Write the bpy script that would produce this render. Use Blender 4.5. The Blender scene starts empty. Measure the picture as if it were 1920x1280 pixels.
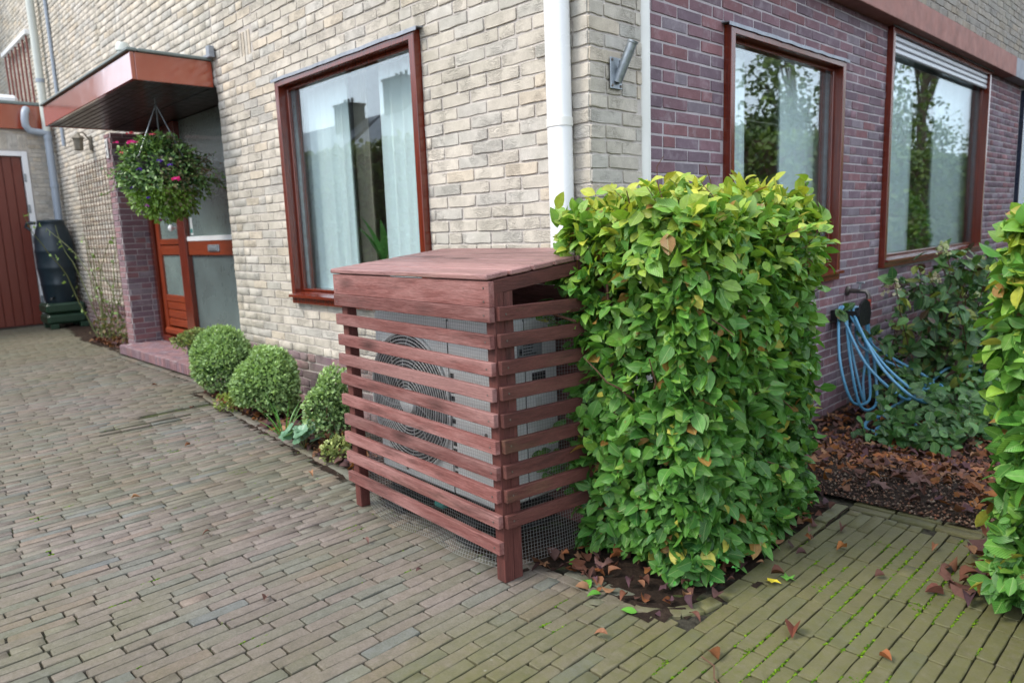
import bpy, math, random
import numpy as np
from mathutils import Vector, Matrix, Euler

random.seed(11)
rng = np.random.default_rng(11)
C = bpy.context.scene.collection
sc = bpy.context.scene

# ------------------------------------------------------------------ camera
YAW, PITCH, ROLL, FPX, CAMZ = -0.80743, 0.156924, -0.038422, 1345.0, 1.2
FW = np.array([math.sin(YAW)*math.cos(PITCH), math.cos(YAW)*math.cos(PITCH), -math.sin(PITCH)])
_r = np.array([math.cos(YAW), -math.sin(YAW), 0.0])
_u = np.cross(_r, FW)
RT = math.cos(ROLL)*_r + math.sin(ROLL)*_u
UP = -math.sin(ROLL)*_r + math.cos(ROLL)*_u
cd = bpy.data.cameras.new('camera')
cam = bpy.data.objects.new('camera', cd); C.objects.link(cam)
cam.matrix_world = Matrix(((RT[0], UP[0], -FW[0], 0), (RT[1], UP[1], -FW[1], 0), (RT[2], UP[2], -FW[2], CAMZ), (0, 0, 0, 1)))
cd.sensor_width = 36; cd.lens = FPX/1920*36
cd.clip_start = 0.02; cd.clip_end = 500
cd.dof.use_dof = True; cd.dof.focus_distance = 2.55; cd.dof.aperture_fstop = 3.2
sc.camera = cam

# ------------------------------------------------------------------ light
SUN_AZ, SUN_EL = math.radians(205), math.radians(48)       # azimuth clockwise from +Y
w = bpy.data.worlds.new('World'); sc.world = w; w.use_nodes = True
t = w.node_tree; t.nodes.clear()
sky = t.nodes.new('ShaderNodeTexSky'); sky.sky_type = 'NISHITA'; sky.sun_disc = False
sky.sun_elevation = SUN_EL; sky.sun_rotation = SUN_AZ
sky.air_density = 1.0; sky.dust_density = 3.0
mx = t.nodes.new('ShaderNodeMixRGB'); mx.inputs[0].default_value = 0.82
t.links.new(sky.outputs[0], mx.inputs[1]); mx.inputs[2].default_value = (7.9, 8.6, 9.7, 1)
bg = t.nodes.new('ShaderNodeBackground'); bg.inputs[1].default_value = 0.12
t.links.new(mx.outputs[0], bg.inputs[0])
wo = t.nodes.new('ShaderNodeOutputWorld'); t.links.new(bg.outputs[0], wo.inputs[0])
sl = bpy.data.lights.new('sun', 'SUN'); sl.energy = 1.5; sl.angle = math.radians(18); sl.color = (1, .93, .83)
so = bpy.data.objects.new('sun', sl); C.objects.link(so)
sd = Vector((math.sin(SUN_AZ)*math.cos(SUN_EL), math.cos(SUN_AZ)*math.cos(SUN_EL), math.sin(SUN_EL)))
so.rotation_euler = sd.to_track_quat('Z', 'Y').to_euler(); so.location = sd*30
sc.view_settings.view_transform = 'Standard'; sc.view_settings.look = 'None'
sc.view_settings.exposure = 1.18; sc.view_settings.gamma = 1.0
sc.view_settings.use_curve_mapping = False
sc.render.engine = 'CYCLES'
sc.cycles.use_denoising = True
sc.cycles.max_bounces = 8; sc.cycles.transparent_max_bounces = 12
sc.cycles.caustics_reflective = False; sc.cycles.caustics_refractive = False

# ------------------------------------------------------------------ helpers
def srgb(r, g, b):
    f = lambda c: (c/255/12.92) if c/255 <= .04045 else ((c/255+.055)/1.055)**2.4
    return (f(r), f(g), f(b))

def projpt(p):
    d = np.asarray(p, float) - np.array([0, 0, CAMZ])
    z = d@FW
    return 960+FPX*(d@RT)/z, 640-FPX*(d@UP)/z, z

OCC = []          # boxes that hide what stands behind them
def hidden(p, skip=()):
    o = np.array([0, 0, CAMZ]); d = np.asarray(p, float)-o
    for i, (a, b) in enumerate(OCC):
        if i in skip: continue
        with np.errstate(divide='ignore', invalid='ignore'):
            t1 = (a-o)/d; t2 = (b-o)/d
        tn = np.nanmax(np.minimum(t1, t2)); tf = np.nanmin(np.maximum(t1, t2))
        if tn < tf and tn < .985 and tf > 0: return True
    return False

def prio(p, area, normal=None, skip=()):
    x, y, z = projpt(p)
    if z < .2 or not (-8 < x < 1928 and -8 < y < 1288): return 0
    a = area*(FPX/z)**2
    if normal is not None:
        v = np.asarray(p, float)-np.array([0, 0, CAMZ]); c = -(v@np.asarray(normal))/np.linalg.norm(v)
        if c <= .02: return 0
        a *= c
    if hidden(p, skip): return 0
    return a

def setp(o, label=None, cat=None, group=None, kind=None):
    if label: o['label'] = label
    if cat: o['category'] = cat
    if group: o['group'] = group
    if kind: o['kind'] = kind
    return o

def thing(name, loc, label, cat, group=None):
    o = bpy.data.objects.new(name, None); C.objects.link(o); o.location = loc
    o.empty_display_size = .1
    return setp(o, label, cat, group)

def attach(o, parent):
    if parent is not None:
        o.parent = parent
        if parent.type == 'EMPTY':
            o.matrix_parent_inverse = Matrix.Translation(-parent.location)
    return o

def mkmesh(name, V, F, mat, smooth=False, col=None, uv=None):
    me = bpy.data.meshes.new(name)
    me.from_pydata([tuple(v) for v in V], [], [tuple(f) for f in F])
    if mat is not None: me.materials.append(mat)
    if smooth: me.polygons.foreach_set('use_smooth', [True]*len(me.polygons))
    a = me.color_attributes.new('Col', 'FLOAT_COLOR', 'POINT')
    arr = np.ones((len(V), 4), np.float32)
    if col is not None: arr[:, :3] = col
    a.data.foreach_set('color', arr.ravel())
    if uv is not None:
        l = me.uv_layers.new(name='UVMap')
        vi = np.empty(len(me.loops), np.int32); me.loops.foreach_get('vertex_index', vi)
        l.data.foreach_set('uv', np.asarray(uv, np.float32)[vi].ravel())
    me.update()
    return me

class MB:
    """collects simple solids and links them as one mesh object"""
    def __init__(s): s.V = []; s.F = []
    def add(s, V, F):
        n = len(s.V); s.V += [tuple(map(float, v)) for v in V]; s.F += [tuple(i+n for i in f) for f in F]; return s
    def box(s, x0, x1, y0, y1, z0, z1, b=0.0, fr=None):
        """axis box, chamfered by b; fr = (origin, X, Y, Z) frame"""
        xs = sorted((x0, x1)); ys = sorted((y0, y1)); zs = sorted((z0, z1))
        V = []; F = []
        if b <= 0:
            V = [(x, y, z) for z in zs for y in ys for x in xs]
            F = [(0, 2, 3, 1), (4, 5, 7, 6), (0, 1, 5, 4), (2, 6, 7, 3), (0, 4, 6, 2), (1, 3, 7, 5)]
        else:
            b = min(b, .45*(xs[1]-xs[0]), .45*(ys[1]-ys[0]), .45*(zs[1]-zs[0]))
            idx = {}
            for i in (0, 1):
                for j in (0, 1):
                    for k in (0, 1):
                        c = (xs[i], ys[j], zs[k]); sg = (1-2*i, 1-2*j, 1-2*k)
                        for ax in range(3):       # vertex on the face normal to ax
                            p = [c[a]+(sg[a]*b if a != ax else 0) for a in range(3)]
                            idx[(i, j, k, ax)] = len(V); V.append(tuple(p))
            g = lambda i, j, k, a: idx[(i, j, k, a)]
            for e in (0, 1):
                q = [g(e, 0, 0, 0), g(e, 1, 0, 0), g(e, 1, 1, 0), g(e, 0, 1, 0)]; F.append(q if e else q[::-1])
                q = [g(0, e, 0, 1), g(0, e, 1, 1), g(1, e, 1, 1), g(1, e, 0, 1)]; F.append(q if e else q[::-1])
                q = [g(0, 0, e, 2), g(1, 0, e, 2), g(1, 1, e, 2), g(0, 1, e, 2)]; F.append(q if e else q[::-1])
            for p in (0, 1):
                for q_ in (0, 1):
                    F.append((g(0, p, q_, 1), g(1, p, q_, 1), g(1, p, q_, 2), g(0, p, q_, 2)))
                    F.append((g(p, 0, q_, 0), g(p, 1, q_, 0), g(p, 1, q_, 2), g(p, 0, q_, 2)))
                    F.append((g(p, q_, 0, 0), g(p, q_, 1, 0), g(p, q_, 1, 1), g(p, q_, 0, 1)))
            for i in (0, 1):
                for j in (0, 1):
                    for k in (0, 1):
                        F.append((g(i, j, k, 0), g(i, j, k, 1), g(i, j, k, 2)))
        if fr is not None:
            o, X, Y, Z = [np.asarray(a, float) for a in fr]
            V = [o+X*v[0]+Y*v[1]+Z*v[2] for v in V]
        return s.add(V, F)
    def ring(s, fr, u0, u1, z0, z1, l, r, t, b, n0, n1, c=.003):
        """mitred rectangular frame"""
        o, X, Y, Z = [np.asarray(a, float) for a in fr]
        V = []
        for (us, zs, du, dz) in ((u0, z0, l, b), (u1, z0, -r, b), (u1, z1, -r, -t), (u0, z1, l, -t)):
            cu, cz = np.sign(du)*c, np.sign(dz)*c
            for (ku, kz, n) in ((0, 0, n0), (0, 0, n1-c), (cu, cz, n1), (du-cu, dz-cz, n1), (du, dz, n1-c), (du, dz, n0)):
                V.append(o+X*(us+ku)+Y*n+Z*(zs+kz))
        F = []
        for i in range(4):
            k = (i+1) % 4
            for j in range(6): F.append((i*6+j, k*6+j, k*6+(j+1) % 6, i*6+(j+1) % 6))
        return s.add(V, F)
    def tube(s, pts, r, n=8, cap=True):
        P = [Vector(p) for p in pts]; m = len(P)
        rr = list(r) if hasattr(r, '__len__') else [r]*m
        T = [((P[min(i+1, m-1)]-P[max(i-1, 0)]).normalized()) for i in range(m)]
        a = Vector((0, 0, 1)) if abs(T[0].z) < .9 else Vector((1, 0, 0))
        U = T[0].cross(a).normalized(); V = []; F = []
        for i in range(m):
            U = (U-T[i]*U.dot(T[i])).normalized(); W = T[i].cross(U)
            for k in range(n):
                an = 2*math.pi*k/n; V.append(P[i]+(U*math.cos(an)+W*math.sin(an))*rr[i])
        for i in range(m-1):
            for k in range(n):
                k2 = (k+1) % n; F.append((i*n+k, i*n+k2, (i+1)*n+k2, (i+1)*n+k))
        if cap: F.append(tuple(range(n))[::-1]); F.append(tuple((m-1)*n+k for k in range(n)))
        return s.add(V, F)
    def lathe(s, prof, c, n=24, ax='z'):
        V = []; F = []; m = len(prof)
        for (r, h) in prof:
            for k in range(n):
                a = 2*math.pi*k/n; x, y = r*math.cos(a), r*math.sin(a)
                V.append({'z': (c[0]+x, c[1]+y, c[2]+h), 'y': (c[0]+x, c[1]-h, c[2]+y), 'x': (c[0]+h, c[1]+x, c[2]+y)}[ax])
        for i in range(m-1):
            for k in range(n):
                k2 = (k+1) % n; F.append((i*n+k, i*n+k2, (i+1)*n+k2, (i+1)*n+k))
        if prof[0][0] > 1e-4: F.append(tuple(range(n))[::-1])
        if prof[-1][0] > 1e-4: F.append(tuple((m-1)*n+k for k in range(n)))
        return s.add(V, F)
    def prism(s, poly, z0, z1, mp=None):
        n = len(poly); V = [(x, y, z0) for x, y in poly]+[(x, y, z1) for x, y in poly]
        F = [tuple(range(n))[::-1], tuple(range(n, 2*n))]+[(i, (i+1) % n, (i+1) % n+n, i+n) for i in range(n)]
        if mp: V = [mp(*v) for v in V]
        return s.add(V, F)
    def build(s, name, mat, parent=None, smooth=False, col=None, uv=None):
        me = mkmesh(name, s.V, s.F, mat, smooth, col, uv)
        o = bpy.data.objects.new(name, me); C.objects.link(o)
        return attach(o, parent)

def autosmooth(o, ang=40):
    me = o.data; me.polygons.foreach_set('use_smooth', [True]*len(me.polygons))
    try: me.set_sharp_from_angle(angle=math.radians(ang))
    except Exception: pass
    return o

class Pieces:
    """many alike pieces: the ones that show largest become objects, the rest one joined part"""
    def __init__(s, variants, mat, uvs=None, smooth=False):
        s.var = [(np.asarray(v[0], float), v[1]) for v in variants]; s.uv = uvs; s.mat = mat; s.smooth = smooth
        s.items = []
    def add(s, k, M, col, pr=0.0): s.items.append((pr, k, np.asarray(M, float), col))
    def finish(s, parent, name, rest, nind=300, label=None):
        it = sorted(s.items, key=lambda a: -a[0]); top = [a for a in it[:nind] if a[0] > 0]; low = it[len(top):]
        meshes = {}
        for pr, k, M, col in top:
            if k not in meshes:
                meshes[k] = mkmesh(name, s.var[k][0], s.var[k][1], s.mat, s.smooth, None, s.uv[k] if s.uv else None)
            o = bpy.data.objects.new(name, meshes[k]); C.objects.link(o)
            if parent is not None:
                o.parent = parent
                if parent.type == 'EMPTY': o.matrix_parent_inverse = Matrix.Translation(-parent.location)
            o.matrix_basis = Matrix(M.tolist())
            o.color = (*col, 1)
        if not low: return None
        return s.joined(low, parent, rest)
    def joined(s, low, parent, rest):
        Vs, Ls, Ss, Cs, UVs = [], [], [], [], []; off = 0
        for k in range(len(s.var)):
            g = [a for a in low if a[1] == k]
            if not g: continue
            V, F = s.var[k]; n = len(V)
            Ms = np.array([a[2] for a in g]); cols = np.array([a[3] for a in g])
            W = np.einsum('gij,nj->gni', Ms[:, :3, :3], V)+Ms[:, None, :3, 3]
            fl = np.concatenate([np.array(f) for f in F]); fs = np.array([len(f) for f in F])
            Vs.append(W.reshape(-1, 3)); Ls.append((fl[None]+(off+np.arange(len(g))*n)[:, None]).ravel()); Ss.append(np.tile(fs, len(g)))
            Cs.append(np.repeat(cols, n, 0))
            if s.uv: UVs.append(np.tile(np.asarray(s.uv[k])[fl], (len(g), 1)))
            off += n*len(g)
        V = np.concatenate(Vs); L = np.concatenate(Ls).astype(np.int32); S = np.concatenate(Ss).astype(np.int32); Cc = np.concatenate(Cs)
        me = bpy.data.meshes.new(rest)
        me.vertices.add(len(V)); me.vertices.foreach_set('co', V.astype(np.float32).ravel())
        me.loops.add(len(L)); me.loops.foreach_set('vertex_index', L)
        me.polygons.add(len(S)); me.polygons.foreach_set('loop_start', np.concatenate([[0], np.cumsum(S)[:-1]]).astype(np.int32))
        me.polygons.foreach_set('loop_total', S)
        if s.smooth: me.polygons.foreach_set('use_smooth', [True]*len(S))
        a = me.color_attributes.new('Col', 'FLOAT_COLOR', 'POINT')
        a.data.foreach_set('color', np.concatenate([Cc, np.ones((len(Cc), 1))], 1).astype(np.float32).ravel())
        if s.uv:
            l = me.uv_layers.new(name='UVMap'); l.data.foreach_set('uv', np.concatenate(UVs).astype(np.float32).ravel())
        me.materials.append(s.mat); me.update(calc_edges=True); me.validate()
        o = bpy.data.objects.new(rest, me); C.objects.link(o); o['kind'] = 'stuff'
        return attach(o, parent)

# ------------------------------------------------------------------ materials
class NT:
    def __init__(s, name):
        s.m = bpy.data.materials.new(name); s.m.use_nodes = True; s.t = s.m.node_tree; s.t.nodes.clear()
        s.o = s.t.nodes.new('ShaderNodeOutputMaterial')
    def n(s, typ, ins=None, **kw):
        nd = s.t.nodes.new('ShaderNode'+typ)
        for k, v in kw.items(): setattr(nd, k, v)
        for k, v in (ins or {}).items(): s.put(nd, k, v)
        return nd
    def put(s, nd, k, v):
        i = nd.inputs[k]
        if isinstance(v, bpy.types.NodeSocket): s.t.links.new(v, i)
        elif isinstance(v, bpy.types.Node): s.t.links.new(v.outputs[0], i)
        else:
            if i.type == 'RGBA' and len(v) == 3: v = (*v, 1)
            i.default_value = v
    def pos(s, scale=(1, 1, 1), rnd=False):
        p = s.n('NewGeometry').outputs['Position']
        if rnd:
            oi = s.n('ObjectInfo'); m = s.n('VectorMath', {0: p}, operation='ADD'); 
            sc_ = s.n('Math', {0: oi.outputs['Random'], 1: 37.0}, operation='MULTIPLY')
            cb = s.n('CombineXYZ', {0: sc_, 1: sc_, 2: sc_}); s.put(m, 1, cb); p = m.outputs[0]
        if scale != (1, 1, 1): p = s.n('VectorMath', {0: p, 1: scale}, operation='MULTIPLY').outputs[0]
        return p
    def noise(s, vec, scale, detail=4, rough=.55, dist=0.0, out='Fac'):
        return s.n('TexNoise', {'Vector': vec, 'Scale': scale, 'Detail': detail, 'Roughness': rough, 'Distortion': dist}).outputs[out]
    def ramp(s, fac, stops):
        r = s.n('ValToRGB', {0: fac}); e = r.color_ramp.elements
        while len(e) < len(stops): e.new(.5)
        for i, (p, c) in enumerate(stops):
            e[i].position = p; e[i].color = (*c, 1) if hasattr(c, '__len__') else (c, c, c, 1)
        return r.outputs[0]
    def mix(s, f, a, b, blend='MIX'):
        return s.n('MixRGB', {0: f, 1: a, 2: b}, blend_type=blend).outputs[0]
    def math(s, op, a, b=0.0): return s.n('Math', {0: a, 1: b}, operation=op).outputs[0]
    def bump(s, h, st=.3, d=.01, nrm=None):
        b = s.n('Bump', {'Height': h, 'Strength': st, 'Distance': d})
        if nrm is not None: s.put(b, 'Normal', nrm)
        return b.outputs[0]
    def col(s):
        a = s.n('Attribute', attribute_name='Col'); o = s.n('ObjectInfo')
        return s.mix(1.0, a.outputs['Color'], o.outputs['Color'], 'MULTIPLY')
    def pbr(s, **k):
        p = s.n('BsdfPrincipled')
        for a, v in k.items(): s.put(p, a.replace('_', ' '), v)
        return p
    def done(s, sh): s.t.links.new(sh.outputs[0] if isinstance(sh, bpy.types.Node) else sh, s.o.inputs[0]); return s.m

def simple(name, rgb, rough=.5, metal=0.0, coat=0.0, var=.15, vs=20, bump=.1, bd=.002, bs=80, spec=.5):
    N = NT(name); p = N.pos()
    f = N.ramp(N.noise(p, vs, 5, .6), [(.3, 1-var), (.7, 1+var*.4)])
    base = N.mix(1.0, rgb, f, 'MULTIPLY')
    r = N.ramp(N.noise(p, vs*1.7, 3), [(.3, max(.02, rough-.08)), (.7, min(1, rough+.1))])
    b = N.pbr(Base_Color=base, Roughness=r, Metallic=metal, Normal=N.bump(N.noise(p, bs, 4), bump, bd), Specular_IOR_Level=spec)
    if coat: N.put(b, 'Coat Weight', coat); N.put(b, 'Coat Roughness', .08)
    return N.done(b)

def brick_mat(name, fold, speck, bloom=0.0, stain=0.0):
    N = NT(name); p = N.pos(); c = N.col()
    n1 = N.ramp(N.noise(p, 14, 5, .65), [(.25, .78), (.75, 1.14)])
    c = N.mix(1.0, c, n1, 'MULTIPLY')
    n2 = N.ramp(N.noise(p, 210, 3, .7), [(.3, 1-speck), (.6, 1.0)])
    c = N.mix(1.0, c, n2, 'MULTIPLY')
    if bloom:
        f = N.ramp(N.noise(p, 9, 6, .7), [(.52, 0.0), (.75, bloom)]); c = N.mix(f, c, (.42, .38, .4))
    if stain:   # grey algae film: a patch of its own near the corner and the base
        f = N.ramp(N.noise(p, 1.1, 5, .65, .4), [(.45, 0.0), (.68, stain)]); c = N.mix(f, c, (.27, .26, .2))
    pw = N.pos((1, 1, 2.6))
    # pressed clay folds
    d = N.noise(pw, 13, 4, .6, 2.6)
    rid = N.math('ABSOLUTE', N.math('SUBTRACT', d, .5)); rid = N.ramp(rid, [(0, 0.0), (.09, 1.0)])
    msk = N.ramp(N.noise(p, 6.5, 2), [(.47, 0.0), (.56, 1.0)])
    crease = N.mix(msk, (1, 1, 1), rid)
    cc = N.ramp(crease, [(0, 1-.24*min(1, fold)), (.7, 1.0)]); c = N.mix(1.0, c, cc, 'MULTIPLY')  # shade of the folds darkened into the brick colour
    b1 = N.bump(crease, .5*fold, .006)
    b2 = N.bump(N.noise(p, 90, 5, .7), .45, .004, b1)
    return N.done(N.pbr(Base_Color=c, Roughness=.86, Normal=b2, Specular_IOR_Level=.3))

def mortar_mat(name, rgb):
    N = NT(name); p = N.pos()
    c = N.mix(1.0, rgb, N.ramp(N.noise(p, 6, 6, .7), [(.25, .72), (.75, 1.12)]), 'MULTIPLY')
    c = N.mix(1.0, c, N.ramp(N.noise(p, 160, 3, .7), [(.3, .8), (.6, 1.0)]), 'MULTIPLY')
    return N.done(N.pbr(Base_Color=c, Roughness=.93, Normal=N.bump(N.noise(p, 120, 5, .7), .6, .004), Specular_IOR_Level=.2))

M_CREAM = brick_mat('cream_brick', 1.0, .2, 0, .45)
M_PURP = brick_mat('purple_brick', .25, .18, .45)
M_MORT = mortar_mat('mortar_light', srgb(190, 183, 176))
M_MORTP = mortar_mat('mortar_grey', srgb(180, 173, 175))

def paver_mat():
    N = NT('paver_clay'); p = N.pos(); c = N.col()
    c = N.mix(1.0, c, N.ramp(N.noise(p, 26, 7, .75), [(.25, .66), (.75, 1.26)]), 'MULTIPLY')
    c = N.mix(1.0, c, N.ramp(N.noise(p, 1.3, 5, .6), [(.3, .82), (.7, 1.14)]), 'MULTIPLY')
    c = N.mix(1.0, c, N.ramp(N.noise(p, 130, 4, .75), [(.3, .66), (.62, 1.08)]), 'MULTIPLY')
    # algae film on the damp side path and, thinner, at the far wall
    sx = N.n('SeparateXYZ', {0: p})
    wob = N.math('MULTIPLY', N.math('SUBTRACT', N.noise(p, 1.6, 5, .6), .5), 1.3)
    g = N.n('MapRange', {'Value': N.math('ADD', sx.outputs[0], wob), 'From Min': -1.85, 'From Max': -1.15, 'To Min': .0, 'To Max': .95}).outputs[0]
    g2 = N.n('MapRange', {'Value': N.math('ADD', sx.outputs[0], N.math('MULTIPLY', wob, 3.0)), 'From Min': -6.0, 'From Max': -9.5, 'To Min': .0, 'To Max': .5}).outputs[0]
    g3 = N.ramp(N.noise(p, .9, 5, .65), [(.4, .1), (.7, .55)])
    f = N.math('MAXIMUM', N.math('MAXIMUM', g, g2), g3)
    f = N.math('MULTIPLY', f, N.ramp(N.noise(p, 45, 4, .7), [(.2, .6), (.7, 1.0)]))
    alg = N.mix(N.noise(p, 12, 4), srgb(66, 67, 28), srgb(98, 96, 48))
    c = N.mix(f, c, alg)
    # pale lichen blots
    lv = N.n('TexVoronoi', {'Vector': p, 'Scale': 26.0}); lf = N.math('MULTIPLY', N.ramp(lv.outputs['Distance'], [(.05, 1.0), (.16, 0.0)]), N.ramp(N.noise(p, 3.0, 3), [(.58, 0.0), (.68, .45)]))
    c = N.mix(lf, c, srgb(168, 166, 160))
    b = N.bump(N.noise(p, 60, 6, .75), .5, .005); b = N.bump(N.noise(p, 340, 3, .7), .4, .0015, b)
    return N.done(N.pbr(Base_Color=c, Roughness=.7, Normal=b, Specular_IOR_Level=.45))
M_PAVE = paver_mat()

def wood_mat(name, rgb, rgb2, axis, algae=.3, rough=.72, faded=srgb(154, 116, 111)):
    N = NT(name); s = {'x': (1, 14, 14), 'y': (14, 1, 14), 'z': (14, 14, 1)}[axis]
    p = N.pos(s, rnd=True); q = N.pos({'x': (.28, 2.2, 2.2), 'y': (2.2, .28, 2.2), 'z': (2.2, 2.2, .28)}[axis], rnd=True)
    g = N.noise(p, 9, 6, .65, .6)
    c = N.mix(N.ramp(g, [(.3, 0.0), (.7, 1.0)]), rgb, rgb2)
    c = N.mix(N.ramp(N.noise(q, 3.2, 5, .7), [(.45, 0.0), (.62, .7)]), c, faded)
    c = N.mix(N.ramp(N.noise(q, 7, 5, .7), [(.52, 0.0), (.68, .75)]), c, srgb(58, 32, 28))
    if algae: c = N.mix(N.ramp(N.noise(q, 2.3, 6, .72), [(.56, 0.0), (.74, algae)]), c, srgb(92, 88, 56))
    orr = N.math('ADD', N.math('MULTIPLY', N.n('ObjectInfo').outputs['Random'], .42), .8); c = N.mix(1.0, c, orr, 'MULTIPLY')
    # knots
    v = N.n('TexVoronoi', {'Vector': N.pos({'x': (.35, 1, 1), 'y': (1, .35, 1), 'z': (1, 1, .35)}[axis], rnd=True), 'Scale': 6.0})
    c = N.mix(N.ramp(v.outputs['Distance'], [(.0, .9), (.2, 0.0)]), c, srgb(48, 24, 20))
    c = N.mix(1.0, c, N.ramp(N.noise(p, 40, 4, .7), [(.3, .7), (.6, 1.08)]), 'MULTIPLY')
    b = N.bump(g, .5, .005); b = N.bump(N.noise(p, 45, 4, .7), .35, .0015, b)
    return N.done(N.pbr(Base_Color=c, Roughness=rough, Normal=b, Specular_IOR_Level=.4))
WOODC = (srgb(92, 49, 44), srgb(128, 84, 79))
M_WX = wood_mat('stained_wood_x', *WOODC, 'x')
M_WY_SHADE = wood_mat('shaded_stained_wood_y', srgb(66, 32, 27), srgb(90, 50, 44), 'y', .45, .72, srgb(106, 66, 58))  # same stained wood, darkened in colour for the shaded side
M_WZ_SHADE = wood_mat('shaded_stained_wood_z', srgb(68, 32, 27), srgb(94, 50, 44), 'z', .25, .72, srgb(110, 68, 60))  # posts: stained wood with the shade put into its colour
M_LID = wood_mat('weathered_lid_wood', srgb(112, 76, 73), srgb(146, 112, 109), 'x', .5, .45)

def varnish(name, rgb, rgb2, axis, rough=.25):
    N = NT(name); s = {'x': (1, 20, 20), 'z': (20, 20, 1), 'y': (20, 1, 20)}[axis]
    p = N.pos(s, rnd=True)
    c = N.mix(N.ramp(N.noise(p, 5, 6, .65, .5), [(.3, 0.0), (.7, 1.0)]), rgb, rgb2)
    b = N.pbr(Base_Color=c, Roughness=rough, Normal=N.bump(N.noise(p, 12, 4), .12, .002), Specular_IOR_Level=.5)
    N.put(b, 'Coat Weight', .5); N.put(b, 'Coat Roughness', .12)
    return N.done(b)
M_FRX = varnish('frame_wood_x', srgb(76, 24, 14), srgb(116, 44, 22), 'x')
M_FRY = varnish('frame_wood_y', srgb(76, 24, 14), srgb(116, 44, 22), 'y')
M_FRZ = varnish('frame_wood_z', srgb(76, 24, 14), srgb(116, 44, 22), 'z')
M_DOORX = varnish('door_wood_x', srgb(104, 40, 16), srgb(148, 64, 26), 'x', .3)
M_DOORZ = varnish('door_wood_z', srgb(104, 36, 14), srgb(146, 60, 24), 'z', .3)
M_GARAGE = varnish('garage_door_paint', srgb(94, 36, 24), srgb(108, 44, 28), 'z', .5)

def glass_mat(name, tint, k=1.9, rough=0.0, wav=0.0):
    N = NT(name)
    f = N.n('Fresnel', {'IOR': 1.52}); fac = N.math('SUBTRACT', 1.0, N.math('POWER', N.math('SUBTRACT', 1.0, f.outputs[0]), k))
    fac = N.math('MULTIPLY', fac, N.math('SUBTRACT', 1.0, N.n('NewGeometry').outputs['Backfacing']))
    g = N.n('BsdfGlossy', {'Color': (.95, .98, 1.0), 'Roughness': rough})
    if wav:
        b = N.bump(N.noise(N.pos(), 2.2, 2), wav, .01); N.put(g, 'Normal', b)
    tr = N.n('BsdfTransparent', {'Color': tint})
    return N.done(N.n('MixShader', {0: fac, 1: tr, 2: g}))
M_GLASS = glass_mat('window_glass', (.97, 1.0, .995), 5.0, 0.0, .01)

def obscure_glass():
    N = NT('obscure_glass'); p = N.pos()
    v = N.n('TexVoronoi', {'Vector': N.pos((1, 1, .6)), 'Scale': 62.0})
    b = N.bump(v.outputs['Distance'], .6, .006)
    c = N.mix(N.noise(p, 2.2, 4), srgb(84, 100, 98), srgb(136, 156, 152))
    return N.done(N.pbr(Base_Color=c, Roughness=.22, Normal=b, Specular_IOR_Level=.9, Coat_Weight=.4))
M_OBSC = obscure_glass()
M_PANEL = simple('frosted_panel', srgb(92, 106, 106), .3, 0, .3, .25, 3, .05)

def cloth(name, rgb, trans=.55):
    N = NT(name); p = N.pos((1, 1, .05))
    c = N.mix(1.0, rgb, N.ramp(N.noise(p, 60, 3), [(.3, .93), (.7, 1.02)]), 'MULTIPLY')
    d = N.n('BsdfDiffuse', {'Color': c}); tr = N.n('BsdfTranslucent', {'Color': c})
    return N.done(N.n('MixShader', {0: trans, 1: d, 2: tr}))
M_CURT = cloth('sheer_curtain', (.86, .96, .97), .1)
M_BEIGE = cloth('beige_curtain', (.34, .31, .25), .25)

def leaf_mat(name, rough=.42, trans=.35, veins=True, spec=.45):
    N = NT(name); c = N.col(); uv = N.n('UVMap').outputs[0]
    sx = N.n('SeparateXYZ', {0: uv})
    p = N.pos()
    c = N.mix(1.0, c, N.ramp(N.noise(p, 70, 4, .6), [(.3, .8), (.7, 1.15)]), 'MULTIPLY')
    nrm = None
    if veins:
        au = N.math('ABSOLUTE', N.math('SUBTRACT', sx.outputs[0], .5))
        ph = N.math('SUBTRACT', N.math('MULTIPLY', sx.outputs[1], 10.0), N.math('MULTIPLY', au, 7.0))
        sn = N.math('SINE', N.math('MULTIPLY', ph, 6.283))
        mid = N.ramp(au, [(.0, 1.0), (.035, 0.0)])
        c = N.mix(N.math('MULTIPLY', N.ramp(sn, [(.75, 0.0), (1.0, .22)]), 1.0), c, (.35, .5, .16))
        c = N.mix(N.math('MULTIPLY', mid, .45), c, (.4, .52, .2))
        nrm = N.bump(sn, .35, .0016)
        # scorched spots
        br = N.math('MULTIPLY', N.ramp(N.noise(p, 34, 4, .6), [(.62, 0.0), (.68, 1.0)]), N.ramp(N.noise(p, 6, 2), [(.5, 0.0), (.6, .8)]))
        c = N.mix(br, c, srgb(128, 88, 46))
    b = N.pbr(Base_Color=c, Roughness=rough, Specular_IOR_Level=spec)
    if nrm is not None: N.put(b, 'Normal', nrm)
    tc = N.mix(1.0, c, (1.0, 1.05, .55), 'MULTIPLY')
    tr = N.n('BsdfTranslucent', {'Color': tc})
    return N.done(N.n('MixShader', {0: trans, 1: b, 2: tr}))
M_LEAF = leaf_mat('hedge_leaf', .38, .28)
M_SLEAF = leaf_mat('small_leaf', .38, .25, False)
M_DRY = leaf_mat('dry_leaf', .75, .12, False, .2)
M_PETAL = leaf_mat('petal', .6, .35, False, .2)

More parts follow.
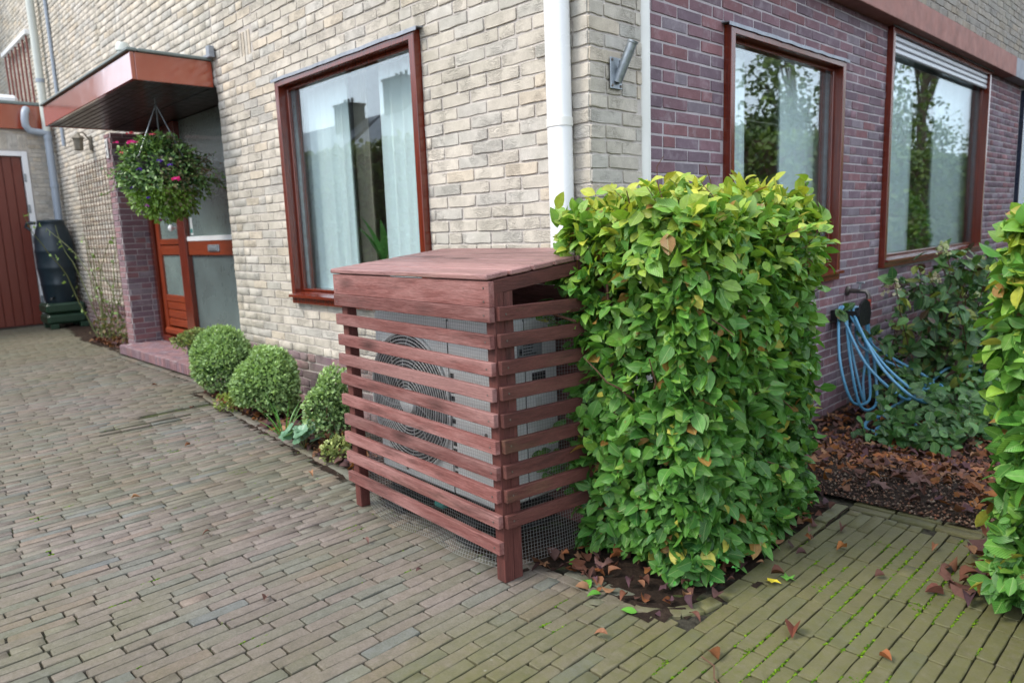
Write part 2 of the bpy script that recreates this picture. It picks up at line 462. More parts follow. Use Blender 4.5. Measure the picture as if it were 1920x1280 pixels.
def soil_mat():
    N = NT('soil'); p = N.pos()
    c = N.ramp(N.noise(p, 30, 8, .75), [(.25, srgb(26, 20, 17)), (.55, srgb(58, 46, 38)), (.8, srgb(88, 74, 62))])
    return N.done(N.pbr(Base_Color=c, Roughness=.95, Normal=N.bump(N.noise(p, 60, 8, .8), 1.0, .02), Specular_IOR_Level=.15))
M_SOIL = soil_mat()
def ground_mat():
    N = NT('joint_sand'); p = N.pos()
    c = N.ramp(N.noise(p, 40, 7, .75), [(.3, srgb(30, 28, 24)), (.7, srgb(78, 74, 64))])
    c = N.mix(N.ramp(N.noise(p, 5, 5, .7), [(.52, 0.0), (.66, .8)]), c, srgb(60, 76, 26))
    return N.done(N.pbr(Base_Color=c, Roughness=.95, Normal=N.bump(N.noise(p, 160, 5, .8), .8, .006), Specular_IOR_Level=.15))
M_GROUND = ground_mat()
def bark_mat():
    N = NT('bark'); p = N.pos((1, 1, .3))
    c = N.ramp(N.noise(p, 40, 6, .7), [(.3, srgb(52, 42, 34)), (.7, srgb(112, 98, 84))])
    return N.done(N.pbr(Base_Color=c, Roughness=.9, Normal=N.bump(N.noise(p, 60, 6, .7), .7, .006)))
M_BARK = bark_mat()
M_STEM = simple('green_stem', srgb(96, 104, 60), .6)
M_TWIG = simple('brown_twig', srgb(92, 62, 46), .8)

M_WHITE = simple('white_pvc', (.70, .71, .71), .3, 0, .2, .06, 5, .02)
M_STRIP = simple('offwhite_pvc', (.66, .66, .62), .35, 0, .1, .08, 5, .02)
M_PIPEG = simple('grey_pvc', srgb(150, 160, 172), .4, 0, .1, .1, 4, .02)
M_PIPEC = simple('cream_pvc', srgb(196, 200, 192), .4, 0, .1, .1, 4, .02)
M_LEAD = simple('lead', srgb(142, 148, 156), .5, .35, 0, .25, 30, .3, .003, 60)
M_ZINC = simple('galvanised_steel', srgb(158, 166, 172), .45, .75, 0, .3, 35, .15, .002, 90)
M_WIRE = simple('mesh_wire', srgb(176, 178, 178), .45, .55, 0, .2, 40, .05)
M_SCREW = simple('screw_steel', srgb(120, 112, 106), .4, .7)
M_FASCIA = simple('fascia_paint', srgb(150, 64, 38), .1, 0, 1.0, .08, 3, .0, spec=1.0)
M_SOFFIT = simple('soffit_boards', srgb(26, 23, 24), .4, 0, .2, .2, 8, .1)
M_TRIM = simple('roof_trim', srgb(120, 130, 128), .45, .3, 0, .15)
M_BAND = simple('painted_concrete', srgb(150, 106, 96), .75, 0, 0, .28, 7, .3, .003, 60)
M_BANDG = simple('bare_concrete', srgb(150, 154, 160), .8, 0, 0, .2, 9, .3, .003, 60)
M_HP = simple('heat_pump_paint', (.80, .82, .82), .4, 0, .15, .06, 4, .03)
M_HPD = simple('dark_plastic', srgb(22, 24, 26), .5)
M_GRILLE = simple('grille_grey', srgb(214, 216, 216), .45, 0, 0, .08)
M_LABEL = simple('rating_label', srgb(136, 142, 146), .4, 0, 0, .1)
M_INK = simple('label_ink', srgb(34, 36, 42), .5)
M_PAPER = simple('white_paper', srgb(214, 216, 214), .6)
M_BARREL = simple('barrel_plastic', srgb(16, 36, 46), .42, 0, .05, .25, 4, .05)
M_BASEG = simple('barrel_stand_plastic', srgb(30, 58, 40), .5, 0, .1, .25, 5, .05)
M_HOSE = simple('hose_rubber', srgb(86, 146, 178), .4, 0, .15, .15, 30, .05)
M_BLACK = simple('black_plastic', srgb(20, 22, 24), .45)
M_BRASS = simple('tap_metal', srgb(110, 104, 98), .35, .8)
M_RED = simple('red_plastic', srgb(178, 62, 44), .45)
M_TEAL = simple('teal_plastic', srgb(40, 140, 130), .5)
M_PAINTW = simple('white_paint', (.78, .79, .80), .4, 0, .1, .06, 5, .03)
M_RAIL = simple('railing_paint', srgb(120, 66, 58), .5)
M_ROOM = simple('room_plaster', srgb(150, 142, 130), .9)
M_FLOOR = simple('room_floor', srgb(96, 72, 52), .6)
M_POT = simple('dark_pot', srgb(58, 58, 56), .7, 0, 0, .3, 20, .3)
M_SIGN = simple('sign_enamel', (.78, .80, .80), .25, 0, .3, .05)
M_LAMP = simple('lamp_metal', srgb(118, 112, 100), .6, .4, 0, .35, 30, .2)
M_SHUT = simple('shutter_aluminium', srgb(196, 200, 206), .35, .3, 0, .05)
M_TILE = simple('roof_tile', srgb(96, 98, 104), .35, 0, .2, .2, 3, .2)
M_DBLUE = simple('dark_frame_paint', srgb(22, 34, 52), .3, 0, .2)
M_STONE = simple('grey_stone', srgb(96, 92, 86), .85, 0, 0, .3, 30, .4)
M_BACKB = brick_mat('weathered_brick', .4, .2)

# ------------------------------------------------------------------ leaf and brick shapes
def leaf_shape(L=1.0, W=.58, fold=.16, curl=.12, seed=0):
    r = random.Random(seed)
    ts = [0, .1, .3, .55, .8, 1.0]; ws = [0, .56, 1.0, .93, .52, 0]
    V = []; UV = []; mid = []; lf = []; rt = []
    tw = r.uniform(-.12, .12)
    for t_, w_ in zip(ts, ws):
        z = -curl*(t_-.35)**2*L*1.6
        mid.append(len(V)); V.append((tw*math.sin(t_*3.0)*L*.3, t_*L, z)); UV.append((.5, t_))
        if w_ > 0:
            for sg, lst in ((-1, lf), (1, rt)):
                x = sg*w_*W*.5*L*r.uniform(.92, 1.08)
                lst.append(len(V)); V.append((x+tw*math.sin(t_*3.0)*L*.3, (t_+.03)*L, z+abs(x)*fold*2+r.uniform(-.02, .02)*L)); UV.append((.5+.5*sg*w_, t_))
    F = []
    for side, sg in ((lf, 0), (rt, 1)):
        q = [(mid[0], side[0], mid[1])]
        for i in range(3): q.append((mid[i+1], side[i], side[i+1], mid[i+2]))
        q.append((mid[4], side[3], mid[5]))
        F += [f if sg == 0 else f[::-1] for f in q]
    return (V, F), UV
def leaf_set(n, **k):
    a = [leaf_shape(seed=i*7+3, **{kk: (vv(random) if callable(vv) else vv) for kk, vv in k.items()}) for i in range(n)]
    return [x[0] for x in a], [x[1] for x in a]
BEECH, BEECH_UV = leaf_set(14, W=lambda r: r.uniform(.55, .68), fold=lambda r: r.uniform(.04, .24), curl=lambda r: r.uniform(-.05, .3))
DRY, DRY_UV = leaf_set(10, W=lambda r: r.uniform(.5, .75), fold=lambda r: r.uniform(.2, .8), curl=lambda r: r.uniform(.1, .8))
def small_leaf(seed):
    r = random.Random(seed); w_ = r.uniform(.5, .72); f = r.uniform(.05, .2)
    V = [(0, 0, 0), (-w_/2, .5, f), (0, .45, 0), (w_/2, .5, f), (0, 1, -.08)]
    return (V, [(0, 2, 1), (0, 3, 2), (1, 2, 4), (2, 3, 4)]), [(.5, 0), (0, .5), (.5, .5), (1, .5), (.5, 1)]
SM = [small_leaf(i) for i in range(6)]; SMALL = [a[0] for a in SM]; SMALL_UV = [a[1] for a in SM]
def star_leaf(seed, lob=5):                      # dry maple leaf
    r = random.Random(seed); V = [(0, 0, .02)]; UV = [(.5, .5)]; n = lob*2
    for i in range(n):
        a = 2*math.pi*i/n; rr = (.5 if i % 2 == 0 else .27)*r.uniform(.8, 1.1)
        V.append((rr*math.cos(a), rr*math.sin(a), r.uniform(-.02, .16))); UV.append((.5+.4*math.cos(a), .5+.4*math.sin(a)))
    return (V, [(0, i+1, (i+1) % n+1) for i in range(n)]), UV
ST = [star_leaf(i) for i in range(6)]
MAPLE = [a[0] for a in ST]; MAPLE_UV = [a[1] for a in ST]

def frame_from(nrm, up, roll=0.0):
    n = Vector(nrm).normalized(); u = Vector(up)
    y = (u-n*u.dot(n))
    y = y.normalized() if y.length > 1e-4 else n.orthogonal().normalized()
    x = y.cross(n); y = (Matrix.Rotation(roll, 3, n)@y); x = y.cross(n)
    return x, y, n
def leaf_M(p, tip, nrm, size):
    """leaf with its base at p, pointing along tip, facing nrm"""
    t_ = Vector(tip).normalized(); n = Vector(nrm); n = n-t_*n.dot(t_)
    n = n.normalized() if n.length > 1e-3 else t_.orthogonal().normalized()
    x = t_.cross(n)
    M = np.eye(4); M[:3, 0] = np.array(x)*size; M[:3, 1] = np.array(t_)*size; M[:3, 2] = np.array(n)*size; M[:3, 3] = p
    return M

def brick_shape(seed, L=.21, H=.052, out=.012, jit=.0012, bev=.0035, rnd=.004, deep=.03):
    r = random.Random(seed); a, b = L/2, H/2
    j = lambda s=1: r.uniform(-jit, jit)*s
    P = [(-a+rnd, -b), (-a*.35, -b), (a*.35, -b), (a-rnd, -b), (a, -b+rnd), (a, b-rnd), (a-rnd, b), (a*.35, b), (-a*.35, b), (-a+rnd, b), (-a, b-rnd), (-a, -b+rnd)]
    P = [(x+j(), z+j()) for x, z in P]
    n = len(P); V = []
    for x, z in P: V.append((x, deep, z))
    for x, z in P: V.append((x, -out+bev*r.uniform(.8, 1.4), z))
    for x, z in P:
        l = math.hypot(x, z*3); V.append((x-bev*np.sign(x)*min(1, abs(x)/(a*.5)), -out+r.uniform(-.0012, .0012), z-bev*np.sign(z)*min(1, abs(z)/(b*.5))))
    F = [tuple(range(2*n, 3*n))]
    for o in (0, n):
        F += [(o+i, o+(i+1) % n, o+n+(i+1) % n, o+n+i) for i in range(n)]
    return (V, F)
CB = [brick_shape(i, .21, .0525, .0048, .0025, .0017, .0045) for i in range(16)]
PB = [brick_shape(100+i, .212, .052, .0028, .0009, .0018, .002) for i in range(10)]
PV = [brick_shape(200+i, .184, .047, .0, .0019, .0017, random.Random(i).uniform(.0008, .0052), .04) for i in range(24)]

def cream_col(r):
    k = r.random()
    base = srgb(197, 189, 176) if k < .6 else srgb(192, 187, 178) if k < .84 else srgb(200, 188, 170) if k < .94 else srgb(184, 180, 171)
    f = r.uniform(.93, 1.07); return tuple(c*f for c in base)
def purp_col(r):
    k = r.random()
    base = srgb(122, 95, 102) if k < .45 else srgb(112, 95, 104) if k < .74 else srgb(130, 94, 97) if k < .88 else srgb(124, 114, 121)
    f = r.uniform(.88, 1.12); return tuple(c*f for c in base)
def plinth_col(r):
    base = srgb(134, 104, 107) if r.random() < .6 else srgb(126, 104, 111); f = r.uniform(.85, 1.12); return tuple(c*f for c in base)
def pave_col(r):
    k = r.random()
    base = srgb(125, 114, 109) if k < .42 else srgb(119, 113, 105) if k < .70 else srgb(115, 114, 108) if k < .90 else srgb(129, 114, 106) if k < .97 else srgb(110, 112, 112)
    f = r.uniform(.9, 1.08)*.84; return tuple(c*f for c in base)

def slab(mb, mp, u0, u1, v0, v1, openings, depth):
    us = sorted({u0, u1, *[min(max(a, u0), u1) for o in openings for a in o[:2]]}); vs = sorted({v0, v1, *[min(max(a, v0), v1) for o in openings for a in o[2:]]})
    for i in range(len(us)-1):
        for k in range(len(vs)-1):
            um, vm = (us[i]+us[i+1])/2, (vs[k]+vs[k+1])/2
            if any(o[0] < um < o[1] and o[2] < vm < o[3] for o in openings): continue
            c = [mp(u, v, d) for d in (0, depth) for v in (vs[k], vs[k+1]) for u in (us[i], us[i+1])]
            mb.add(c, [(0, 1, 3, 2), (4, 6, 7, 5), (0, 4, 5, 1), (2, 3, 7, 6), (0, 2, 6, 4), (1, 5, 7, 3)])

def brick_wall(pcs, mp, udir, vdir, nrm, u0, u1, v0, v1, openings, course, pitch, variants, colf, seed, joint=.0105, nomL=.21, nomH=.0515, headers=.1, skip=(), jog=.5, lo_v=0.0):
    """mp(u, v, d): world point, d behind the wall face"""
    r = random.Random(seed); k = 0
    ud, vd, nn = np.array(udir, float), np.array(vdir, float), np.array(nrm, float)
    kk = int(math.floor((v0-lo_v)/course)); 
    while True:
        va, vb = lo_v+kk*course, lo_v+(kk+1)*course
        if va >= v1-.005: break
        va_, vb_ = max(va, v0), min(vb, v1)
        off = (kk % 2)*pitch*jog+r.uniform(-.012, .012)
        segs = [(u0, u1)]
        for o in openings:
            if min(vb_, o[3])-max(va_, o[2]) > .35*course:
                ns = []
                for a, b in segs:
                    if o[1] <= a or o[0] >= b: ns.append((a, b)); continue
                    if o[0] > a: ns.append((a, o[0]))
                    if o[1] < b: ns.append((o[1], b))
                segs = ns
        for a, b in segs:
            u = math.floor((a-off)/pitch)*pitch+off
            cuts = []
            while u < b:
                if r.random() < headers: cuts += [(u, u+pitch/2), (u+pitch/2, u+pitch)]
                else: cuts.append((u, u+pitch))
                u += pitch
            for c0, c1 in cuts:
                c0_, c1_ = max(c0, a), min(c1, b)
                if c1_-c0_ < .035: continue
                l = c1_-c0_-joint; h = vb_-va_-joint
                if h < .015: continue
                um, vm = (c0_+c1_)/2, (va_+vb_)/2
                p = mp(um, vm, r.uniform(-.0025, .0025))
                M = np.eye(4); an = r.uniform(-.006, .006)
                M[:3, 0] = (ud*math.cos(an)+vd*math.sin(an))*l/nomL; M[:3, 1] = -nn; M[:3, 2] = (vd*math.cos(an)-ud*math.sin(an))*h/nomH; M[:3, 3] = p
                pcs.add(r.randrange(variants), M, colf(r, vm), prio(p, l*h, nn, skip))
        kk += 1
    return pcs
CC = lambda r, v: plinth_col(r) if v < .375 else cream_col(r)
PC = lambda r, v: purp_col(r)

# ================================================================== SETTING
Y0 = 2.433            # face of the cream front wall
XP = -2.11            # face of the purple side wall
XR = -2.014           # face of the cream corner return and upper storey
YT = 2.82             # face of the set-back porch wall
XG = -12.8            # face of the garage
OCC += [(np.array([-2.70, 1.58, .1]), np.array([-1.72, 2.05, 1.0])),      # 0 enclosure
        (np.array([-1.62, 1.94, .1]), np.array([-1.20, 2.72, 1.22])),     # 1 hedge
        (np.array([-.40, 2.5, .1]), np.array([.6, 3.4, 1.15])),           # 2 hedge
        (np.array([-8.4, 1.9, 2.38]), np.array([-5.85, 2.41, 2.55])),     # 3 canopy
        (np.array([-5.75, 2.05, .1]), np.array([-5.3, 2.35, .5])), (np.array([-4.85, 1.95, .1]), np.array([-4.4, 2.3, .48]))]

def sstep(x): x = min(1, max(0, x)); return x*x*(3-2*x)
def gz(x, y): return -.24*sstep((y-3.1)/1.7) if x > XP-.3 and y > 3.05 else 0.0

g = MB(); g.add([(-80, -80, -.29), (80, -80, -.29), (80, 80, -.29), (-80, 80, -.29)], [(0, 1, 2, 3)])
setp(g.build('ground', M_SOIL), kind='structure')
# bed under the driveway bricks and the side path
g = MB(); g.add([(-13, -9, -.010), (6, -9, -.010), (6, 3.06, -.010), (-13, 3.06, -.010)], [(0, 1, 2, 3)])
setp(g.build('driveway', M_GROUND), kind='structure')
DRIVE = bpy.data.objects['driveway']

# -------- bed outlines
EDGE = [(-12.6, 2.62), (-9.9, 2.3), (-8.62, 2.36)]                      # bed by the porch wall
BED2 = [(-5.72, 2.02), (-3.13, 1.77), (-2.62, 1.72)]                    # bed along the front wall
def edge_y(pl, x):
    for (a, b), (c, d) in zip(pl, pl[1:]):
        if a <= x <= c: return b+(d-b)*(x-a)/(c-a)
    return None
SOILP = [(-1.66, 1.70), (-1.30, 1.71), (-1.2, 1.75), (-1.12, 1.9), (-1.11, 2.15), (-1.14, 2.6), (-1.15, 2.92), (-1.75, 2.95), (-2.0, 2.3)]
def inpoly(x, y, P):
    c = False; n = len(P)
    for i in range(n):
        x1, y1 = P[i]; x2, y2 = P[(i+1) % n]
        if (y1 > y) != (y2 > y) and x < (x2-x1)*(y-y1)/(y2-y1)+x1: c = not c
    return c
def paved(x, y):
    if inpoly(x, y, SOILP): return False
    if x < -9.9 or x < -8.62:
        e = edge_y(EDGE, max(x, -12.59)); return y < e
    if x < -5.72: return y < 2.2
    if x < -2.62: return y < edge_y(BED2, x)
    if x < -1.66: return y < 1.72
    if x < -1.1: return y < 1.75
    if x < -.52: return y < 2.93
    return y < 2.93-max(0, (x+.52))*1.2
def soil_patch(name, pts, z, amp=.02, step=.05):
    xs = [p[0] for p in pts]; ys = [p[1] for p in pts]
    nx = int((max(xs)-min(xs))/step)+2; ny = int((max(ys)-min(ys))/step)+2; V = []; F = []; idx = {}
    for i in range(nx):
        for k in range(ny):
            x = min(xs)+i*step; y = min(ys)+k*step
            if inpoly(x, y, pts):
                idx[(i, k)] = len(V); V.append((x, y, z+gz(x, y)+random.uniform(-amp, amp)*.5+amp*.5*math.sin(x*9)*math.cos(y*11)))
    for (i, k) in list(idx):
        q = [(i, k), (i+1, k), (i+1, k+1), (i, k+1)]
        if all(a in idx for a in q): F.append([idx[a] for a in q])
    m = MB(); m.add(V, F); return m.build(name, M_SOIL, None, True)
setp(soil_patch('soil_bed', [(-5.78, 1.98), (-2.55, 1.66), (-1.5, 1.6), (-1.15, 1.68), (-1.05, 2.0), (-1.06, 2.98), (-2.1, 2.98), (-2.1, 2.5), (-5.78, 2.5)], -.004, .016, .035), kind='structure')
setp(soil_patch('soil_bed', [(-12.7, 2.55), (-9.9, 2.22), (-8.55, 2.28), (-8.55, 2.86), (-12.7, 2.86)], .004, .012, .06), kind='structure')
setp(soil_patch('gravel_bed', [(-2.2, 3.02), (4, 3.02), (4, 14), (-2.2, 14)], .004, .014, .06), kind='structure')

# -------- driveway and path bricks
pcs = Pieces(PV, M_PAVE)
r = random.Random(5)
def add_paver(x, y, l, wd, ang=0.0, z=None, skip=()):
    z = r.uniform(-.0025, .0025) if z is None else z
    d = np.array([math.sin(ang), math.cos(ang), 0]); nn = np.array([r.uniform(-.012, .012), r.uniform(-.008, .008), 1.0]); nn /= np.linalg.norm(nn)
    M = np.eye(4); M[:3, 0] = d*l/.184; M[:3, 1] = -nn; M[:3, 2] = np.cross(d, -nn)*wd/.047; M[:3, 3] = (x, y, z)
    pcs.add(r.randrange(len(PV)), M, pave_col(r), prio((x, y, z), l*wd, (0, 0, 1)))
def row_pitch(x): return .052 if x < -2 else .052-.0065*min(1, (x+2)/1.2)
rows = []; x = -2.0
while x > -12.75:
    wd = .052-.0065*min(1, max(0, (-x-2.1)/.5)); rows.append((x, wd)); x -= wd
x = -2.0+.052
while x < 1.0: rows.append((x, row_pitch(x))); x += row_pitch(x+.02)
for ri, (x, wd) in enumerate(rows):
    # the stretch of this row that a viewer near the camera can see
    ylo = max(-2.5, -.02*abs(x)-.5 + (.12*max(0, -x-2)))
    y = ylo-((ri % 2)*.096+r.uniform(-.02, .02)) - .2
    yhi = 3.0
    while y < yhi:
        l = .186+r.uniform(-.006, .004) if r.random() > .05 else .09
        a0, a1 = y+.0022, y+l+.0014; y += l+.0036
        # clip against the edges
        ok0, ok1 = paved(x, a0), paved(x, a1)
        if not ok0 and not ok1: continue
        if ok0 != ok1:
            s_ = [a0+(a1-a0)*q/16 for q in range(17)]; s_ = [q for q in s_ if paved(x, q)]
            a0, a1 = min(s_), max(s_)
            if a1-a0 < .04: continue
        sink = -.014 if (abs(x+5.02) < .09 and 1.25 < y < 1.75 and ri % 2) or (abs(x+5.3) < .06 and y > 1.62) else 0
        sag = sink-.004*math.exp(-((x+4.6)**2*4+(y-1.55)**2*9))
        add_paver(x+r.uniform(-.0012, .0012), (a0+a1)/2, a1-a0-.002, wd-.0036, r.uniform(-.004, .008), sag+r.uniform(-.0018, .0018))
# bordering bricks laid lengthwise along the beds
def border(pts, off=0.0, wd=.054, z=.002):
    for (a, b), (c, d) in zip(pts, pts[1:]):
        L = math.hypot(c-a, d-b); n = max(1, round(L/.19)); ux, uy = (c-a)/L, (d-b)/L
        for i in range(n):
            t_ = (i+.5)*L/n; add_paver(a+ux*t_-uy*off+r.uniform(-.003, .003), b+uy*t_+ux*off, L/n-.008, wd-.006, math.atan2(ux, uy)+r.uniform(-.015, .015), z+r.uniform(-.003, .004))
border([(-5.72, 2.05), (-3.13, 1.80), (-2.70, 1.75)], 0, .058, .006)
border([(-1.60, 1.755), (-1.28, 1.765)], 0); border([(-1.78, 1.70), (-1.2, 1.71)], -.0, .05, .003)
for q_ in ((-1.245, 1.735, 1.35), (-1.185, 1.765, 1.0), (-1.145, 1.82, .55), (-1.12, 1.89, .25)): add_paver(q_[0], q_[1], .075, .05, q_[2], .003)
border([(-1.105, 1.95), (-1.10, 2.10), (-1.115, 2.5), (-1.12, 2.95)], 0, .055, .004)
border([(-1.1, 2.965), (-.62, 2.975), (-.2, 2.9)], 0); border([(-1.1, 3.022), (-.6, 3.032), (-.15, 2.95)], 0)
border([(-9.9, 2.27), (-8.65, 2.33)], 0)
border([(-8.6, 2.225), (-5.75, 2.225)], 0, .055, .003)
setp(pcs.finish(DRIVE, 'brick', 'brick_paving', 300), kind='stuff')

# ------------------------------------------------------------------ house
house = thing('brick_house', (-4, 4, 0), 'two-tone house of cream and purple brick with big red-framed windows and a porch canopy', 'house')
W1 = (-4.72, -3.15, .735, 2.237)
VENT = (-5.295, -5.105, 2.482, 2.662)
openF = [W1]
CRS = .0625
mpF = lambda u, v, d: (u, Y0+d, v)
mb = MB(); slab(mb, lambda u, v, d: (u, Y0+.001+d, v), -5.75, XR-.004, -.05, 5.6, [W1], .1); slab(mb, lambda u, v, d: (u, Y0+.001+d, v), -8.55, -5.75, 2.37, 5.6, [], .1)
mb.box(-8.55, -8.45, Y0+.101, YT+.1, 2.37, 5.6)
fw = mb.build('front_wall', M_MORT, house)
pc = Pieces(CB, M_CREAM)
brick_wall(pc, mpF, (1, 0, 0), (0, 0, 1), (0, -1, 0), -5.75, XR+.003, 0, 5.6, [W1, VENT], CRS, .221, 16, CC, 1)
brick_wall(pc, mpF, (1, 0, 0), (0, 0, 1), (0, -1, 0), -8.55, -5.75, 2.375, 5.6, [VENT], CRS, .221, 16, CC, 2)
for i in range(4):                              # air vent: four bricks on end with open joints
    M = np.eye(4); M[:3, 0] = (0, 0, .178/.21); M[:3, 1] = (0, 1, 0); M[:3, 2] = (-.034/.0515, 0, 0); M[:3, 3] = (-5.272+i*.048, Y0, 2.572)
    pc.add(i, M, cream_col(r), 1e9)
pc.finish(fw, 'brick', 'brickwork', 300)
# corner return facing the garden, and the storey above the side wall
mpR = lambda u, v, d: (XR-d, u, v)
mb = MB(); slab(mb, lambda u, v, d: (XR-.001-d, u, v), Y0+.012, 2.80, -.05, 5.6, [], .1); slab(mb, lambda u, v, d: (XR-.001-d, u, v), 2.80, 13, 2.80, 5.6, [], .1)
rw = mb.build('corner_wall', M_MORT, house)
pc = Pieces(CB, M_CREAM)
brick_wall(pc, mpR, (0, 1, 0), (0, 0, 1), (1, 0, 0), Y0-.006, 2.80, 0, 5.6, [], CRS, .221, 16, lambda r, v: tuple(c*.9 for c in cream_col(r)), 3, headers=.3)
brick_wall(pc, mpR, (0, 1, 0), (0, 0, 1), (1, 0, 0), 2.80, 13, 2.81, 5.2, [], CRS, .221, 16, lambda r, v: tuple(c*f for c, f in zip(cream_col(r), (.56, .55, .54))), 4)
pc.finish(rw, 'brick', 'brickwork', 300)
# purple side wall
W2 = (3.69, 5.23, .75, 2.233); W3 = (6.10, 8.93, .77, 2.60); W4 = (10.45, 12.6, .1, 2.56)
mpP = lambda u, v, d: (XP-d, u, v)
mb = MB(); slab(mb, lambda u, v, d: (XP-.001-d, u, v), 2.78, 13, -.35, 2.70, [W2, W3, W4], .1)
sw = mb.build('side_wall', M_MORTP, house)
pc = Pieces(PB, M_PURP)
brick_wall(pc, mpP, (0, 1, 0), (0, 0, 1), (1, 0, 0), 2.82, 10.42, -.3125, 2.61, [W2, W3, W4], CRS, .2225, 10, PC, 5, .011, .212, .052, .04)
pc.finish(sw, 'brick', 'brickwork', 300)
mb = MB(); mb.box(XP-.08, XR+.03, 2.87, 9.55, 2.60, 2.80, .004); mb.build('concrete_band', M_BAND, house)
mb = MB(); mb.box(XP-.08, XR+.031, 9.555, 13, 2.60, 2.80, .004); mb.build('concrete_band', M_BANDG, house)
# porch pillar and set-back porch wall
mb = MB(); mb.box(-8.815, -8.605, Y0+.004, YT, 0, 2.36); pl = mb.build('porch_pillar', M_MORTP, house)
pc = Pieces(PB, M_PURP)
pillar_lit = lambda r, v: tuple(min(1, c*1.25) for c in plinth_col(r))  # lighter tone for the pillar front: its light put into the colour
brick_wall(pc, mpF, (1, 0, 0), (0, 0, 1), (0, -1, 0), -8.82, -8.6, 0, 2.36, [], CRS, .2225, 10, pillar_lit, 6, .011, .212, .052, .35, (4, 5), .25)
brick_wall(pc, lambda u, v, d: (-8.6-d, u, v), (0, 1, 0), (0, 0, 1), (1, 0, 0), Y0, YT, 0, 2.36, [], CRS, .2225, 10, PC, 7, .011, .212, .052, .1, (4, 5))
pc.finish(pl, 'brick', 'brickwork', 300)
mb = MB(); slab(mb, lambda u, v, d: (u, YT+.001+d, v), XG, -8.6, 0, 2.37, [], .1); slab(mb, lambda u, v, d: (u, YT+.001+d, v), -16.4, -8.55, 2.37, 6.4, [], .1)
pw = mb.build('porch_wall', M_MORT, house)
pc = Pieces(CB, M_CREAM)
brick_wall(pc, lambda u, v, d: (u, YT+d, v), (1, 0, 0), (0, 0, 1), (0, -1, 0), XG+.03, -8.82, 0, 2.375, [], CRS, .221, 16, CC, 8)
brick_wall(pc, lambda u, v, d: (u, YT+d, v), (1, 0, 0), (0, 0, 1), (0, -1, 0), XG+.03, -8.56, 2.375, 6.2, [], CRS, .221, 16, CC, 8)
brick_wall(pc, lambda u, v, d: (u, YT+d, v), (1, 0, 0), (0, 0, 1), (0, -1, 0), -16.4, XG+.03, 3.25, 6.2, [], CRS, .221, 16, CC, 18)
pc.finish(pw, 'brick', 'brickwork', 220)
mb = MB(); mb.box(-8.6, -5.72, YT+.02, YT+.12, 0, 2.37); mb.build('hall_wall', M_SOFFIT, house)
# inside of the living room
mb = MB(); mb.box(-5.75, XP-.11, Y0+.11, 12.9, -.02, .04); mb.build('room_floor', M_FLOOR, house)
mb = MB(); mb.box(-5.75, XP-.11, Y0+.11, 12.9, 2.72, 2.78); mb.build('room_ceiling', M_PAINTW, house)
mb = MB(); mb.box(-5.80, -5.752, Y0+.102, 12.9, 0, 2.72); mb.build('room_wall', M_ROOM, house)
mb = MB(); mb.box(-5.75, XP-.11, 12.9, 12.95, 0, 2.72); mb.build('room_wall', M_ROOM, house)

def window(fr, u0, u1, z0, z1, mz, mh, lead=True, out=.045):
    f = .046
    m = MB(); m.ring(fr, u0, u1, z0, z1, f, f, f, .05, -.1, out)
    wd = m.build('window', mz, house)
    o = np.array(fr[0]); X, Nn, Z = [np.array(a, float) for a in fr[1:]]
    m = MB()                                     # sloping sill
    pf = [(-.03, z0+.085), (out+.028, z0+.062), (out+.028, z0+.045), (-.03, z0+.051)]
    a = [o+X*(u0+.004)+Nn*n+Z*z for n, z in pf]; b = [o+X*(u1+.012)+Nn*n+Z*z for n, z in pf]
    m.add(a+b, [(0, 1, 2, 3), (7, 6, 5, 4), (0, 4, 5, 1), (1, 5, 6, 2), (2, 6, 7, 3), (3, 7, 4, 0)]); m.build('sill', mh, wd)
    g = .024; i0, i1, j0, j1 = u0+f, u1-f, z0+.088, z1-f
    m = MB(); m.ring(fr, i0, i1, j0-.003, j1, g, g, g, .015, -.095, -.012)
    m.build('glazing_bead', mz, wd)
    m = MB(); m.box(i0+g-.004, i1-g+.004, -.036, -.030, j0, j1-g+.004, 0, fr); m.build('pane', M_GLASS, wd)
    for ua in (i0+g, i1-g-.012):
        m = MB(); m.box(ua, ua+.012, -.06, -.038, j0, j1-g, 0, fr); m.build('spacer', M_ZINC, wd)
    if lead:
        m = MB(); n = 18; top = []
        for i in range(n+1):
            u = u0-.035+(u1-u0+.07)*i/n; wv = random.uniform(-.003, .003)
            for nn, z in ((-.0, z1+.014+wv), (out+.008, z1+.008+wv), (out+.010, z1-.012+wv), (out+.006, z1-.012+wv), (out+.003, z1+.003), (0, z1+.004)):
                top.append(o+X*u+Nn*nn+Z*z)
        F = []
        for i in range(n):
            for k in range(6): F.append((i*6+k, (i+1)*6+k, (i+1)*6+(k+1) % 6, i*6+(k+1) % 6))
        F += [tuple(range(6)), tuple(n*6+k for k in range(6))[::-1]]
        m.add(top, F); m.build('lead_flashing', M_LEAD, wd)
    return wd
FRF = ((0, Y0, 0), (1, 0, 0), (0, -1, 0), (0, 0, 1)); FRP = ((XP, 0, 0), (0, 1, 0), (1, 0, 0), (0, 0, 1))
window(FRF, *W1, M_FRZ, M_FRX)
window(FRP, *W2, M_FRZ, M_FRY)
w3 = window(FRP, *W3, M_FRZ, M_FRY)
window(FRP, *W4, M_DBLUE, M_DBLUE, False)
for i in range(3):                               # rolled-down end of the shutter
    m = MB(); m.box(W3[0]+.06, W3[1]-.06, .0, .022, W3[3]-.09-.046*i, W3[3]-.09-.046*i+.041, .008, FRP); m.build('shutter_slat', M_SHUT, w3)

